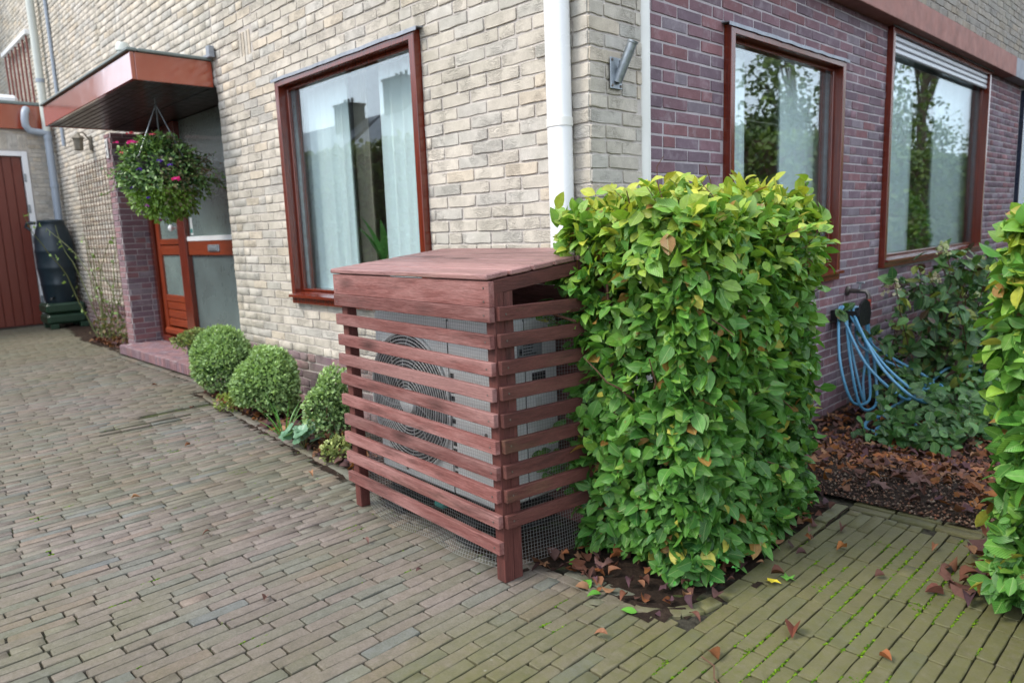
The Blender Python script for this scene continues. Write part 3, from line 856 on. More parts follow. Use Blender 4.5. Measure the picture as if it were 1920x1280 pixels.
# downpipe and corner strip
m = MB(); n = 20; ring = []
for k in range(n):
    a = 2*math.pi*k/n; ca, sa = math.cos(a), math.sin(a); q = 1/max(abs(ca)**3+abs(sa)**3, 1e-6)**(1/3); ring.append((-2.137+.054*ca*q, Y0-.056+.042*sa*q))
m.prism(ring, -.02, 5.4); o = setp(autosmooth(m.build('downpipe', M_WHITE)), 'white plastic downpipe running down the cream wall at the house corner', 'downpipe')
dpipe = o
for z in (1.62, 2.75):
    m = MB(); m.prism([(-2.137+(x_+2.137)*1.07, (Y0-.056)+(y_-Y0+.056)*1.07) for x_, y_ in ring], z, z+.035); autosmooth(m.build('pipe_bracket', M_STRIP, dpipe))
m = MB(); m.tube([(XR-.03, 2.838, 0), (XR-.03, 2.838, 5.3)], .044, 16)
setp(autosmooth(m.build('downpipe', M_STRIP)), 'narrow off-white pipe between the cream corner and the purple brick', 'downpipe')

# canopy
can = thing('porch_canopy', (-7, 2.1, 2.36), 'flat porch canopy with glossy red-brown fascia and dark boarded underside over the front door', 'canopy')
CX0, CX1, CY = -8.5, -5.78, 1.83
m = MB(); m.box(CX0, CX1, CY, CY+.03, 2.366, 2.56, .004); m.build('front_fascia', M_FASCIA, can)
m = MB(); m.box(CX1-.03, CX1, CY+.031, Y0-.012, 2.366, 2.56, .004); m.build('side_fascia', M_FASCIA, can)
m = MB(); m.box(CX0, CX0+.03, CY+.031, Y0-.012, 2.366, 2.56, .004); m.build('side_fascia', M_FASCIA, can)
m = MB(); m.box(CX0-.02, CX1+.02, CY-.022, CY+.05, 2.561, 2.585, .006); m.box(CX1-.03, CX1+.021, CY+.051, Y0-.012, 2.561, 2.584, .006); m.box(CX0-.021, CX0+.03, CY+.051, Y0-.012, 2.561, 2.584, .006); m.build('roof_trim', M_TRIM, can)
m = MB(); m.box(CX0+.03, CX1-.03, CY+.05, Y0-.012, 2.5, 2.56); m.build('roof_deck', M_TRIM, can)
ny = 10
for i in range(ny):
    ya = CY+.031+(Y0-.04-CY)*i/ny; yb = CY+.031+(Y0-.04-CY)*(i+1)/ny
    m = MB(); m.box(CX0+.031, CX1-.031, ya+.002, yb-.002, 2.372, 2.385, .004); m.build('soffit_board', M_SOFFIT, can)
m = MB(); m.box(CX0+.03, CX1, Y0-.01, YT+.02, 2.368, 2.4); m.build('porch_ceiling', M_SOFFIT, can)
m = MB(); m.box(CX1-.35, CX1+.06, Y0-.03, Y0-.014, 2.586, 2.62, .004); m.box(CX1+.024, CX1+.08, Y0-.06, Y0-.014, 2.575, 2.66, .004); m.build('lead_flashing', M_LEAD, can)
m = MB(); m.lathe([(.05, 0), (.05, .3), (.06, .3), (.06, .34), (.045, .37), (0, .372)], (-7.1, 2.2, 2.56), 16); setp(autosmooth(m.build('vent_pipe', M_PIPEC)), 'short cream vent pipe standing on the porch canopy roof', 'vent pipe')

# front door and sidelight (all in one joinery frame in the porch)
jd = thing('front_door', (-7.9, 2.75, .12), 'varnished red-brown front door with obscure glass panes and letterbox rail under the canopy', 'door')
YD = 2.75
m = MB(); m.box(-8.595, -8.50, YD-.04, YD+.06, .12, 2.36, .004); m.box(-7.70, -7.50, YD-.05, YD+.06, .12, 2.36, .004); m.box(-8.5, -7.70, YD-.02, YD+.06, 2.26, 2.36, .004); m.box(-8.5, -7.7, YD-.05, YD+.06, .10, .17, .006); m.build('door_frame', M_FRZ, jd)
m = MB(); m.box(-8.47, -8.37, YD-.01, YD+.03, .175, 2.25, .004); m.box(-7.82, -7.73, YD-.01, YD+.03, .175, 2.25, .004); leaf = m.build('door_leaf', M_DOORZ, jd)
for za, zb in ((1.16, 1.22), (1.05, 1.15), (.55, .62), (2.16, 2.25)):
    m = MB(); m.box(-8.37, -7.82, YD-.008, YD+.028, za, zb, .006); m.build('rail', M_DOORX, leaf)
for k in range(3):
    m = MB(); m.box(-8.37, -7.82, YD-.002, YD+.024, .27+k*.094, .27+k*.094+.088, .012); m.build('board', M_DOORX, leaf)
m = MB(); m.box(-8.40, -7.79, YD-.05, YD+.02, .185, .262, .02); m.build('weather_board', M_DOORX, leaf)
m = MB(); m.box(-8.37, -7.82, YD+.012, YD+.018, .62, 1.05); m.build('pane', M_OBSC, leaf)
m = MB(); m.box(-8.37, -7.82, YD+.012, YD+.018, 1.22, 2.16); m.build('pane', M_OBSC, leaf)
m = MB(); m.lathe([(.012, 0), (.012, .03), (.03, .04), (.034, .06), (.02, .075), (0, .078)], (-7.83, YD-.012, 1.33), 14, 'y'); autosmooth(m.build('knob', M_PAINTW, leaf))
m = MB(); m.box(-7.5, -5.76, YD-.03, YD+.03, 1.05, 1.185, .005); rl = m.build('letterbox_rail', M_DOORX, jd)
m = MB(); m.box(-6.98, -6.72, YD-.042, YD-.028, 1.085, 1.15, .004); m.box(-6.955, -6.745, YD-.05, YD-.04, 1.095, 1.13, .004); m.build('letterbox', M_ZINC, rl)
m = MB(); m.box(-7.5, -5.76, YD-.035, YD+.03, 1.188, 1.235, .004); m.build('glazing_bar', M_PAINTW, jd)
m = MB(); m.box(-7.5, -5.76, YD+.0, YD+.006, 1.235, 2.36); m.build('sidelight_pane', M_OBSC, jd)
m = MB(); m.box(-7.5, -5.76, YD+.0, YD+.006, .16, 1.05); m.build('lower_panel', M_PANEL, jd)
m = MB(); m.box(-7.46, -7.40, YD-.004, YD-.001, 1.25, 1.42); stk = m.build('sticker', M_PAPER, jd)
m = MB(); m.box(-7.45, -7.41, YD-.0065, YD-.0045, 1.27, 1.31); m.build('sticker_patch', M_TEAL, stk)

# porch step
st = thing('porch_step', (-7.2, 2.4, 0), 'low purple brick doorstep with an upright brick edge below the front door', 'step')
m = MB(); m.box(-8.6, -5.76, 2.28, YT, 0, .092); m.build('step_base', M_MORTP, st)
pc = Pieces(PB, M_PURP); n = 47
for i in range(n):                               # soldier edge
    M = np.eye(4); M[:3, 0] = (0, 0, .088/.212); M[:3, 1] = (0, 1, 0); M[:3, 2] = (-.052/.052, 0, 0); x = -8.56+i*(2.78/n); M[:3, 3] = (x, 2.275, .048)
    pc.add(r.randrange(10), M, tuple(c*1.1 for c in plinth_col(r)), prio((x, 2.27, .05), .005, (0, -1, 0)))
for i in range(13):
    for k in range(8):
        x = -8.5+i*.2185; y = 2.31+k*.058
        M = np.eye(4); M[:3, 0] = (1, 0, 0); M[:3, 1] = (0, 0, -1); M[:3, 2] = (0, 1, 0); M[:3, 3] = (x+(k % 2)*.09, y, .095)
        pc.add(r.randrange(10), M, tuple(c*1.1 for c in plinth_col(r)), prio((x, y, .1), .0105, (0, 0, 1)))
pc.finish(st, 'brick', 'brickwork', 200)

# garage
gar = thing('garage', (XG, 1.5, 0), 'cream brick garage with dark red plank door at the far end of the driveway', 'garage')
DG = (-.3, 2.47, 0, 2.585)
mb = MB(); slab(mb, lambda u, v, d: (XG-.001-d, u, v), -2, YT+.1, 0, 2.9, [DG], .12); gw = mb.build('garage_wall', M_MORT, gar)
pc = Pieces(CB, M_CREAM)
brick_wall(pc, lambda u, v, d: (XG-d, u, v), (0, 1, 0), (0, 0, 1), (1, 0, 0), 2.49, YT, 0, 2.89, [], CRS, .221, 16, CC, 9, headers=.3)
y = 2.46
while y > 1.0:
    M = np.eye(4); M[:3, 0] = (0, 0, .215/.21); M[:3, 1] = (-1, 0, 0); M[:3, 2] = (0, -.052/.0515, 0); M[:3, 3] = (XG, y, 2.715)
    pc.add(r.randrange(16), M, cream_col(r), prio((XG, y, 2.7), .011, (1, 0, 0))); y -= .0625
brick_wall(pc, lambda u, v, d: (XG-d, u, v), (0, 1, 0), (0, 0, 1), (1, 0, 0), 1.0, 2.49, 2.83, 2.89, [], CRS, .221, 16, CC, 10)
pc.finish(gw, 'brick', 'brickwork', 200)
m = MB(); m.box(XG-.08, XG+.02, DG[1]-.075, DG[1]-.002, 0, 2.58, .004); m.box(XG-.08, XG+.02, DG[0], DG[1]-.076, 2.51, 2.58, .004); m.build('door_frame', M_PAINTW, gar)
gd = MB(); gd.box(XG-.07, XG-.05, DG[0], DG[1]-.08, .02, 2.51); gdo = gd.build('garage_door', M_GARAGE, gar)
y = DG[1]-.085
while y > .9:
    m = MB(); m.box(XG-.05, XG-.03, y-.115, y-.004, .03, 2.505, .006); m.build('plank', M_GARAGE, gdo); y -= .119
for z in (.4, 1.3, 1.75, 2.2):
    m = MB(); m.box(XG+.018, XG+.03, DG[1]-.085, DG[1]-.05, z-.06, z+.06, .004); m.build('hinge', M_ZINC, gdo)
m = MB(); m.box(XG-.06, XG+.06, -2, YT+.0, 2.895, 3.24, .004); m.build('fascia', M_FASCIA, gar)
m = MB(); m.box(XG-.1, XG+.075, -2, YT+.0, 3.241, 3.285, .006); m.box(-20, XG-.1, -2, YT+.5, 3.2, 3.24); m.build('roof_trim', M_TRIM, gar)
m = MB(); m.box(-14.3, -13.6, 1.2, 2.62, 3.285, 3.52, .05); setp(m.build('roof_light', M_PAINTW), 'low white rooflight on the flat garage roof', 'rooflight')

# neighbouring house end wall above the garage
nb = thing('neighbour_house', (-17, 3, 0), 'grey-cream brick end wall of the next house above the garage roof', 'house')
mb = MB(); mb.box(-19, -16.502, -1, 5.2, 0, 9); mb.box(-16.5, -16.42, 1.0, 2.62, 4.8, 9); nw = mb.build('wall', M_MORT, nb)
pc = Pieces(CB, M_BACKB)
gc = lambda r, v: tuple(c*f for c, f in zip(cream_col(r), (.82, .84, .86)))
brick_wall(pc, lambda u, v, d: (-16.5-d, u, v), (0, 1, 0), (0, 0, 1), (1, 0, 0), 2.63, 4.3, 3.2, 8, [], CRS, .221, 16, gc, 12)
brick_wall(pc, lambda u, v, d: (-16.5-d, u, v), (0, 1, 0), (0, 0, 1), (1, 0, 0), 1.2, 2.62, 3.2, 4.8, [], CRS, .221, 16, gc, 13)
brick_wall(pc, lambda u, v, d: (-16.42-d, u, v), (0, 1, 0), (0, 0, 1), (1, 0, 0), 1.2, 2.62, 4.8, 8, [], CRS, .221, 16, gc, 14)
pc.finish(nw, 'brick', 'brickwork', 150)
rl = thing('balcony_railing', (-14, 2.7, 3.28), 'red-brown balcony railing with pale handrail on the flat garage roof', 'railing')
m = MB(); m.box(-14.9, -13.05, 2.70, 2.78, 4.32, 4.39, .006); m.build('handrail', M_PAINTW, rl)
for i in range(7):
    m = MB(); x = -14.8+i*.27; m.box(x, x+.03, 2.725, 2.75, 3.29, 4.32, .004); m.build('baluster', M_RAIL, rl)

# ================================================================== THE SLATTED ENCLOSURE AND HEAT PUMP
AO = np.array([-1.700, 1.530, 0.0]); FX = np.array([-.9988, .049, 0.0]); SY = np.array([.13, .9915, 0.0]); ZZ = np.array([0, 0, 1.0])
FRB = (AO, FX, SY, ZZ)
enc = thing('slatted_enclosure', (-2.2, 1.8, 0), 'red-brown slatted wooden housing with a sloping plank lid around the heat pump', 'enclosure')
r = random.Random(21)
def plank(nm, mat, a0, a1, b0, b1, z0, z1, fr=FRB, bev=.0016, jit=.002, tilt=0.0):
    o, X, Y, Z = [np.array(q, float) for q in fr]
    X = X+Z*tilt
    m = MB(); m.box(a0, a1, b0, b1, z0, z1, bev, (o+np.array([r.uniform(-jit, jit)*.4, r.uniform(-jit, jit)*.3, r.uniform(-jit, jit)]), X, Y, Z)); return m.build(nm, mat, enc)
def screws(parent, pts, nrm):
    for p in pts:
        m = MB(); n = Vector(nrm); p = Vector(p); m.tube([p-n*.001, p+n*.0012], .0036, 7); m.build('screw', M_SCREW, parent)
def bp(a, b, z): return AO+FX*a+SY*b+ZZ*z
nF = -SY; nS = -FX
o = plank('slat', M_WX, -.002, 1.046, 0, .022, .949, 1.033); screws(o, [bp(.025, 0, .968), bp(.025, 0, 1.012), bp(1.02, 0, .968), bp(1.02, 0, 1.012)], nF)
o = plank('slat', M_WX, -.004, 1.046, -.002, .02, .899, .9475); screws(o, [bp(.025, -.002, .923), bp(1.02, -.002, .918)], nF)
for i, zt in enumerate((.859, .770, .683, .595, .505, .416, .333, .243, .151)):
    o = plank('slat', M_WX, r.uniform(-.003, .002), 1.044+r.uniform(-.006, .006), 0, .02, zt-.046, zt, tilt=r.uniform(-.003, .003)+(.010 if i == 8 else .006))
    screws(o, [bp(.026, 0, zt-.024), bp(1.02, 0, zt-.014)], nF)
for i, zt in enumerate((.948, .861, .772, .685, .597, .507, .418, .335, .245)):
    o = plank('side_slat', M_WY_SHADE, -.021, -.002, .024, .53+r.uniform(-.01, .02), zt-.046, zt)
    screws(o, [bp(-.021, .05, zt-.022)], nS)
for (a0, a1, b0, b1, zt) in ((.0, .044, .0205, .060, 1.03), (.002, .046, .0625, .098, 1.028), (.985, 1.03, .0225, .066, 1.03), (.004, .048, .47, .51, 1.075), (.985, 1.03, .47, .51, 1.075)):
    plank('post', M_WZ_SHADE, a0, a1, b0, b1, 0, zt, jit=.0008)
LS = .11
FRL = (AO+ZZ*1.034, FX, SY+ZZ*LS, ZZ)
nb_ = 6; wb = .088
for i in range(nb_):
    o = plank('lid_plank', M_LID, -.006+r.uniform(-.003, .006), 1.052+r.uniform(-.006, .004), -.006+i*(wb+.008), -.006+i*(wb+.008)+wb, .002, .021, FRL, .004)
    screws(o, [AO+FX*a+(SY+ZZ*LS)*(-.006+i*(wb+.008)+b_)+ZZ*(1.034+.021) for a in (.03, 1.0) for b_ in (.022, .066)], ZZ)
plank('side_rail', M_WY_SHADE, .0, .02, .0225, .545, -.044, .0005, FRL); plank('side_rail', M_WY_SHADE, 1.01, 1.03, .0225, .545, -.044, .0005, FRL)
for zk in range(9): plank('light_block_slat', M_WX, -.02, 1.03, .512, .53, .03+zk*.118, .03+zk*.118+.1165, jit=.0003)  # added boards closing the back so the inside stays dark
plank('back_rail', M_WX, .02, 1.01, .525, .545, -.044, .0005, FRL)
# welded wire mesh
def wire_grid(nm, fn, u0, u1, v0, v1, pitch, su, sv, rad=.0005):
    m = MB(); nu = int((u1-u0)/pitch); nv = int((v1-v0)/pitch)
    for i in range(nu+1):
        u = u0+(u1-u0)*i/nu; m.tube([fn(u, v0+(v1-v0)*k/sv) for k in range(sv+1)], rad, 3, False)
    for k in range(nv+1):
        v = v0+(v1-v0)*k/nv; m.tube([fn(u0+(u1-u0)*i/su, v)+np.array([.0006, -.0006, 0]) for i in range(su+1)], rad, 3, False)
    return m.build(nm, M_WIRE, enc)
def fmesh(a, z):
    k = max(0, (.24-z)/.24); s = math.sin(math.pi*min(1, max(0, (a-.05)/.93)))**.6
    bulge = -.085*k**1.4*s*(.75+.25*math.sin(a*9)); wob = .004*math.sin(a*17+z*11)+.003*math.sin(z*23)
    return bp(a, .070+bulge+wob, z+.012*k*math.sin(a*6.5))
o = wire_grid('wire_mesh', fmesh, .045, .985, .012, .90, .0125, 36, 30); o['kind'] = 'stuff'
def smesh(b, z): return bp(.055+.006*math.sin(b*14+z*5)-.02*max(0, (.2-z)/.2)*math.sin(b*7), b, z+.006*math.sin(b*9))
o = wire_grid('wire_mesh', smesh, .098, .52, .012, .915, .0125, 16, 24); o['kind'] = 'stuff'
o = wire_grid('wire_mesh', lambda b, z: bp(1.0+.005*math.sin(b*12), b, z), .066, .5, .02, .9, .0125, 12, 18); o['kind'] = 'stuff'

# heat pump
HP = thing('heat_pump', (-2.2, 1.9, 0), 'light grey heat pump with one round fan grille inside the slatted housing', 'heat pump')
HF = np.array([-.9988, .049, 0]); HS = np.array([.049, .9988, 0]); HO = np.array([-1.868, 1.685, 0])
FRH = (HO, HF, HS, ZZ)
def hb(nm, mat, a0, a1, b0, b1, z0, z1, bev=.004, parent=None):
    m = MB(); m.box(a0, a1, b0, b1, z0, z1, bev, FRH); return m.build(nm, mat, parent or HP)
body = hb('body', M_HP, 0, .81, 0, .33, .165, .868, .012)
hb('top_cover', M_HP, -.006, .816, -.008, .335, .8685, .885, .006)
hb('seam', M_HPD, .262, .266, -.002, .004, .17, .865, 0, body)
hb('side_seam', M_HPD, -.0015, .004, .155, .158, .17, .865, 0, body)
hb('side_seam', M_GRILLE, -.003, .004, .085, .09, .17, .865, 0, body)
for i in range(14): hb('vent_slot_shade', M_HPD, .236, .256, -.002, .004, .25+i*.03, .25+i*.03+.018, 0, body)  # dark raised bars, painted as the shade inside the vent holes
for a in (.1, .62):
    hb('foot', M_HPD, a, a+.09, -.02, .35, .1, .166, .004)
    hb('support_block', M_HPD, a-.02, a+.11, -.05, .38, .005, .1, .006)
hc = HO+HF*.545+ZZ*.505
def ringpts(rad, off, n=44): return [hc+HF*rad*math.cos(2*math.pi*i/n)+ZZ*rad*math.sin(2*math.pi*i/n)-HS*off for i in range(n+1)]
m = MB(); n = 44; V = [hc-HS*.0045]+[p for p in ringpts(.282, .0045)[:-1]]; m.add(V, [(0, 1+i, 1+(i+1) % n) for i in range(n)]); m.build('fan_shade_disc', simple('fan_shadow', srgb(34, 36, 40), .6), HP)  # dark disc on the panel, painted as the shade inside the fan hole
m = MB()
for k in range(5):
    a0 = k*2*math.pi/5; V = []
    for j in range(6):
        rr = .06+.2*j/5; 
        for d in (-.35, .35): V.append(hc+HF*rr*math.cos(a0+d*(.6+j*.12)+j*.1)+ZZ*rr*math.sin(a0+d*(.6+j*.12)+j*.1)-HS*(.006+.004*(d > 0)))
    m.add(V, [(2*j, 2*j+2, 2*j+3, 2*j+1) for j in range(5)])
m.build('fan_blades', simple('fan_grey', srgb(72, 76, 80), .4), HP)
gr = MB(); gr.tube(ringpts(.287, .010), .006, 6, False); gri = autosmooth(gr.build('fan_grille', M_GRILLE, HP))
for k in range(15):
    m = MB(); m.tube(ringpts(.066+k*.0148, .020-.008*(k/15)), .0024, 4, False); m.build('grille_ring', M_GRILLE, gri)
for k in range(12):
    a = 2*math.pi*k/12+.1; m = MB()
    m.tube([hc+HF*rr*math.cos(a+(rr-.05)*2.2)+ZZ*rr*math.sin(a+(rr-.05)*2.2)-HS*(.018-.01*rr/.29) for rr in np.linspace(.045, .285, 7)], .0019, 4, False); m.build('grille_spoke', M_GRILLE, gri)
m = MB(); V = [hc-HS*.028]; F = []
for q, (rr, of) in enumerate(((.03, .027), (.052, .024), (.056, .012))):
    V += [p for p in ringpts(rr, of, 24)[:-1]]
F = [(0, 1+i, 1+(i+1) % 24) for i in range(24)]+[(1+q*24+i, 1+(q+1)*24+i, 1+(q+1)*24+(i+1) % 24, 1+q*24+(i+1) % 24) for q in range(2) for i in range(24)]
m.add(V, F); autosmooth(m.build('fan_hub', M_HP, HP), 50)
for a, z in ((.2, .22), (.4, .21), (.6, .2), (.235, .80), (.05, .45)):
    m = MB(); c = HO+HF*a+ZZ*z; m.tube([c, c-HS*.004], .008, 8); m.build('bolt', M_SCREW, HP)
# rating plate with small print, side cover with handle recess, paper tag
lb = hb('rating_label', M_LABEL, -.0025, .001, .12, .245, .71, .79, 0)
for i in range(6): hb('print_line', M_INK, -.0035, -.0026, .15, .15+r.uniform(.03, .07), .722+i*.011, .726+i*.011, 0, lb)
hb('print_mark', M_INK, -.0035, -.0026, .128, .142, .735, .757, 0, lb)
hb('side_cover', M_HP, -.012, .001, .012, .075, .19, .245, .006)
hb('handle_recess', M_HPD, -.0022, .001, .19, .26, .60, .66, .0)
hb('paper_tag', M_PAPER, -.0025, .001, .205, .235, .47, .56, 0)
hb('strap', M_TEAL, .30, .36, -.04, .02, .105, .125, .004)

# ================================================================== PLANTS
def rvec(s=1.0): return Vector((random.gauss(0, s), random.gauss(0, s), random.gauss(0, s)))
def lum(c, k): return tuple(max(0, v*k) for v in c)
def lerp(a, b, t_): return tuple(x+(y-x)*t_ for x, y in zip(a, b))
def hedge_col(z, zt, yel_shade=0.0):
    t_ = .30+.42*(z/zt)+.22*max(0, z/zt-.8)/.2+random.gauss(0, .17)+yel_shade
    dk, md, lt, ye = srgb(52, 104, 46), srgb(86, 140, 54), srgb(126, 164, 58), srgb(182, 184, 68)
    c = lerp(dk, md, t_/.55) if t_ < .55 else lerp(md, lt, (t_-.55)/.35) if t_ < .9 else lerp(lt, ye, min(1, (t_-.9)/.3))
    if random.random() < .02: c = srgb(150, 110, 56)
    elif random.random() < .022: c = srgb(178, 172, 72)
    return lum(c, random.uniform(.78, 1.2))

def hedge(root, x0, x1, y0, y1, zt, faces, n, size, skip, nind, tap=0.0, deep=.05, zb=.03, yel_shade=0.0, hole=None):
    pc = Pieces(BEECH, M_LEAF, BEECH_UV, True)
    A = [f[1] for f in faces]
    for i in range(n):
        f = random.choices([f[0] for f in faces], A)[0]
        u, v = random.random(), random.random()
        z = zb+(zt-zb)*v
        tz = tap*(1-z/zt)
        if f == 'front': p = Vector((x0+tz+(x1-x0-tz)*u, y0+tz*.6, z)); nn = Vector((0, -1, 0))
        elif f == 'right': p = Vector((x1-tz*.5, y0+(y1-y0)*u, z)); nn = Vector((1, 0, 0))
        elif f == 'left': p = Vector((x0+tz, y0+(y1-y0)*u, z)); nn = Vector((-1, 0, 0))
        elif f == 'back': p = Vector((x0+(x1-x0)*u, y1, z)); nn = Vector((0, 1, 0))
        else: p = Vector((x0+(x1-x0)*u, y0+(y1-y0)*v, zt)); nn = Vector((0, 0, 1))
        # round the arrises
        cx, cy = (x0+x1)/2, (y0+y1)/2; hx, hy = (x1-x0)/2, (y1-y0)/2
        q = Vector(((p.x-cx)/hx, (p.y-cy)/hy, max(0, p.z/zt*2-1)))
        e = sorted((abs(q.x), abs(q.y), abs(q.z)))[1]
        inset = .055*max(0, e-.72)/.28
        wob = .020*math.sin(p.x*11+p.z*7+1.3)+.020*math.sin(p.y*9-p.z*8)+.022*math.sin(p.z*27+p.y*19+p.x*8)*math.sin(p.x*24-p.z*9+p.y*21)+.018*math.sin(p.z*41-p.x*33+p.y*37)
        d = abs(random.gauss(0, deep))+random.uniform(-.012, .012)+inset
        if random.random() < .03: d -= random.uniform(.02, .06)
        pp = p+nn*(wob-d)
        if hole and d < .07 and hole(pp) and random.random() < .88: continue
        tip = nn*random.uniform(.1, .9)+Vector((0, 0, -.38 if f != 'top' else .15))+rvec(.7)
        fn = nn*.7+Vector((0, 0, .55))+rvec(.48)
        s = size*random.choice((.6, .8, 1.0, 1.0, 1.2, 1.45))*random.uniform(.85, 1.15)*(1.0 if d < .06 else 1.15)
        M = leaf_M(pp, tip, fn, s)
        c = hedge_col(pp.z+.03, zt, yel_shade+(.05 if f == 'top' else 0)-d*1.2)  # leaves deeper inside coloured darker, as the hedge's inner shade
        a = prio(pp, s*s*.38, None, skip)*math.exp(-max(0, d)/.012)*abs((Vector((0, 0, CAMZ))-pp).normalized().dot(fn.normalized()))
        pc.add(random.randrange(len(BEECH)), M, c, a if d < .05 else 0)
    return pc.finish(root, 'leaf', 'foliage', nind)
def stems(root, pts, mat, nm='stem'):
    for P, r0, r1 in pts:
        m = MB(); m.tube(P, np.linspace(r0, r1, len(P)), 6); autosmooth(m.build(nm, mat, root))
def wander(p, d, n, st, jit, up=0.0):
    P = [Vector(p)]; d = Vector(d).normalized()
    for i in range(n):
        d = (d+rvec(jit)+Vector((0, 0, up))).normalized(); P.append(P[-1]+d*st)
    return P

def sprigs(root, n, zt):
    pc = Pieces(BEECH, M_LEAF, BEECH_UV, True); sk = []
    for i in range(n):
        k = random.random()
        if k < .42: p = Vector((random.uniform(-1.66, -1.2), random.uniform(1.9, 2.75), zt-.03)); d = Vector((random.gauss(0, .5), random.gauss(0, .4), 1))
        elif k < .75: p = Vector((-1.70, random.uniform(1.9, 2.0), random.uniform(.25, zt-.08))); d = Vector((-.9, random.uniform(-.7, 0), random.uniform(-.1, .7)))
        else: p = Vector((-1.17, random.uniform(2.2, 2.8), random.uniform(.1, zt-.1))); d = Vector((1, random.uniform(-.2, .6), random.uniform(0, .7)))
        P = wander(p, d, random.randint(3, 5), .026, .2); sk.append((P, .0022, .001))
        for j, q in enumerate(P[1:]):
            sd = Vector((0, 0, 1)).cross(d).normalized()*(1 if j % 2 else -1)
            for e in (1, -1) if random.random() < .4 else (1,):
                tip = sd*e+d.normalized()*.6+rvec(.25)+Vector((0, 0, -.2)); fn = Vector((.25, -.55, .8))+rvec(.3); s_ = random.uniform(.045, .072)
                c = hedge_col(q.z, zt, .05); pc.add(random.randrange(14), leaf_M(q, tip, fn, s_), c, prio(q, s_*s_*.4, None, (1, 0)))
    stems(root, sk, M_TWIG, 'twig'); pc.finish(root, 'leaf', 'foliage', 90)
hd = thing('beech_hedge', (-1.4, 2.3, 0), 'clipped hedge block with yellowing top leaves right beside the slatted housing', 'hedge')
st_ = []
for i in range(7):
    b = (-1.42+random.uniform(-.14, .14), 1.98+i*.125, .0)
    st_.append((wander(b, (random.uniform(-.05, .05), 0, 1), 8, .125, .03, .1), .014, .005))
for i in range(46):
    b = (-1.42+random.uniform(-.1, .1), 1.95+random.random()*.85, random.uniform(.15, 1.15))
    st_.append((wander(b, (random.uniform(-1, 1), random.uniform(-1, .4), random.uniform(0, .6)), 5, .055, .22), .005, .0016))
st_.append(([(-1.30, 1.95, 1.2), (-1.33, 1.93, 1.32), (-1.325, 1.92, 1.37), (-1.30, 1.92, 1.40)], .002, .001))
st_.append(([(-1.5, 2.1, .82), (-1.62, 1.9, .86), (-1.70, 1.82, .90), (-1.725, 1.80, .915)], .006, .004))
stems(hd, st_, M_TWIG, 'branch')
sprigs(hd, 46, 1.26)
GAPS = [(Vector(c), q) for c, q in (((-1.50, 1.88, .98), .062), ((-1.62, 1.90, .70), .07), ((-1.38, 1.88, .78), .045), ((-1.25, 1.89, 1.02), .04), ((-1.17, 2.15, .62), .055), ((-1.17, 2.5, .75), .06), ((-1.17, 2.35, .98), .04), ((-1.30, 1.88, .42), .05), ((-1.55, 1.89, .38), .05), ((-1.17, 2.6, .4), .06), ((-1.17, 2.05, .3), .05))]
gaps = lambda p: any(((p.x-c.x)**2+(p.y-c.y)**2)*.5+(p.z-c.z)**2*1.8 < q*q for c, q in GAPS)
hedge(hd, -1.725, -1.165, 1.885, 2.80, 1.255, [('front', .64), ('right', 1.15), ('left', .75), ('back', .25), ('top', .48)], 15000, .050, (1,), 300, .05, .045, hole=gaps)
h2 = thing('beech_hedge', (0, 2.8, 0), 'second clipped hedge across the path at the picture edge, cut off by it', 'hedge')
st_ = []
for i in range(5): st_.append((wander((-.22+i*.08, 2.55+.13*i, 0), (random.uniform(-.1, .1), 0, 1), 9, .12, .09, .1), .014, .005))
for i in range(20): st_.append((wander((-.25+random.uniform(-.05, .2), 2.4+random.random()*.6, random.uniform(.1, 1.1)), (random.uniform(-1, .3), random.uniform(-1, 1), .3), 5, .05, .22), .005, .0016))
stems(h2, st_, M_TWIG, 'branch')
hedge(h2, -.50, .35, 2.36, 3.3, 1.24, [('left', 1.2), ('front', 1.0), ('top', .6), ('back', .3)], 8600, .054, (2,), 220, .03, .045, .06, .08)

# ---- clipped box bushes
def bush(root, c, rx, ry, h, n, size, cols, nm='crown', lump=.34, holes=0):
    pc = Pieces(SMALL, M_SLEAF, SMALL_UV)
    lobes = [(rvec().normalized(), random.uniform(-lump, lump)) for _ in range(26)]
    for i in range(n):
        d = rvec().normalized()
        if d.z < -.75: d.z *= .3
        k = 1+sum(a*max(0, d.dot(v)-.72)/.28 for v, a in lobes)
        q = random.random()**.22
        p = Vector((c[0]+d.x*rx*k*q, c[1]+d.y*ry*k*q, max(c[2]+.015, c[2]+h/2+d.z*h/2*k*q)))
        tip = d+Vector((0, 0, .5))+rvec(.55); fn = d+Vector((0, 0, .7))+rvec(.5)
        t_ = min(1, max(0, (q-.72)/.28)*.8+random.gauss(.1, .2)+.25*d.z)  # shade put into the colour: inner leaves darker, upper ones lighter
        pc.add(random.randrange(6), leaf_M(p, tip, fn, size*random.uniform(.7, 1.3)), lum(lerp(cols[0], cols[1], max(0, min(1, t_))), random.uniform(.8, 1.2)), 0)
    return pc.finish(root, 'leaf', nm, 0)
BOXC = (srgb(40, 80, 40), srgb(160, 190, 122))
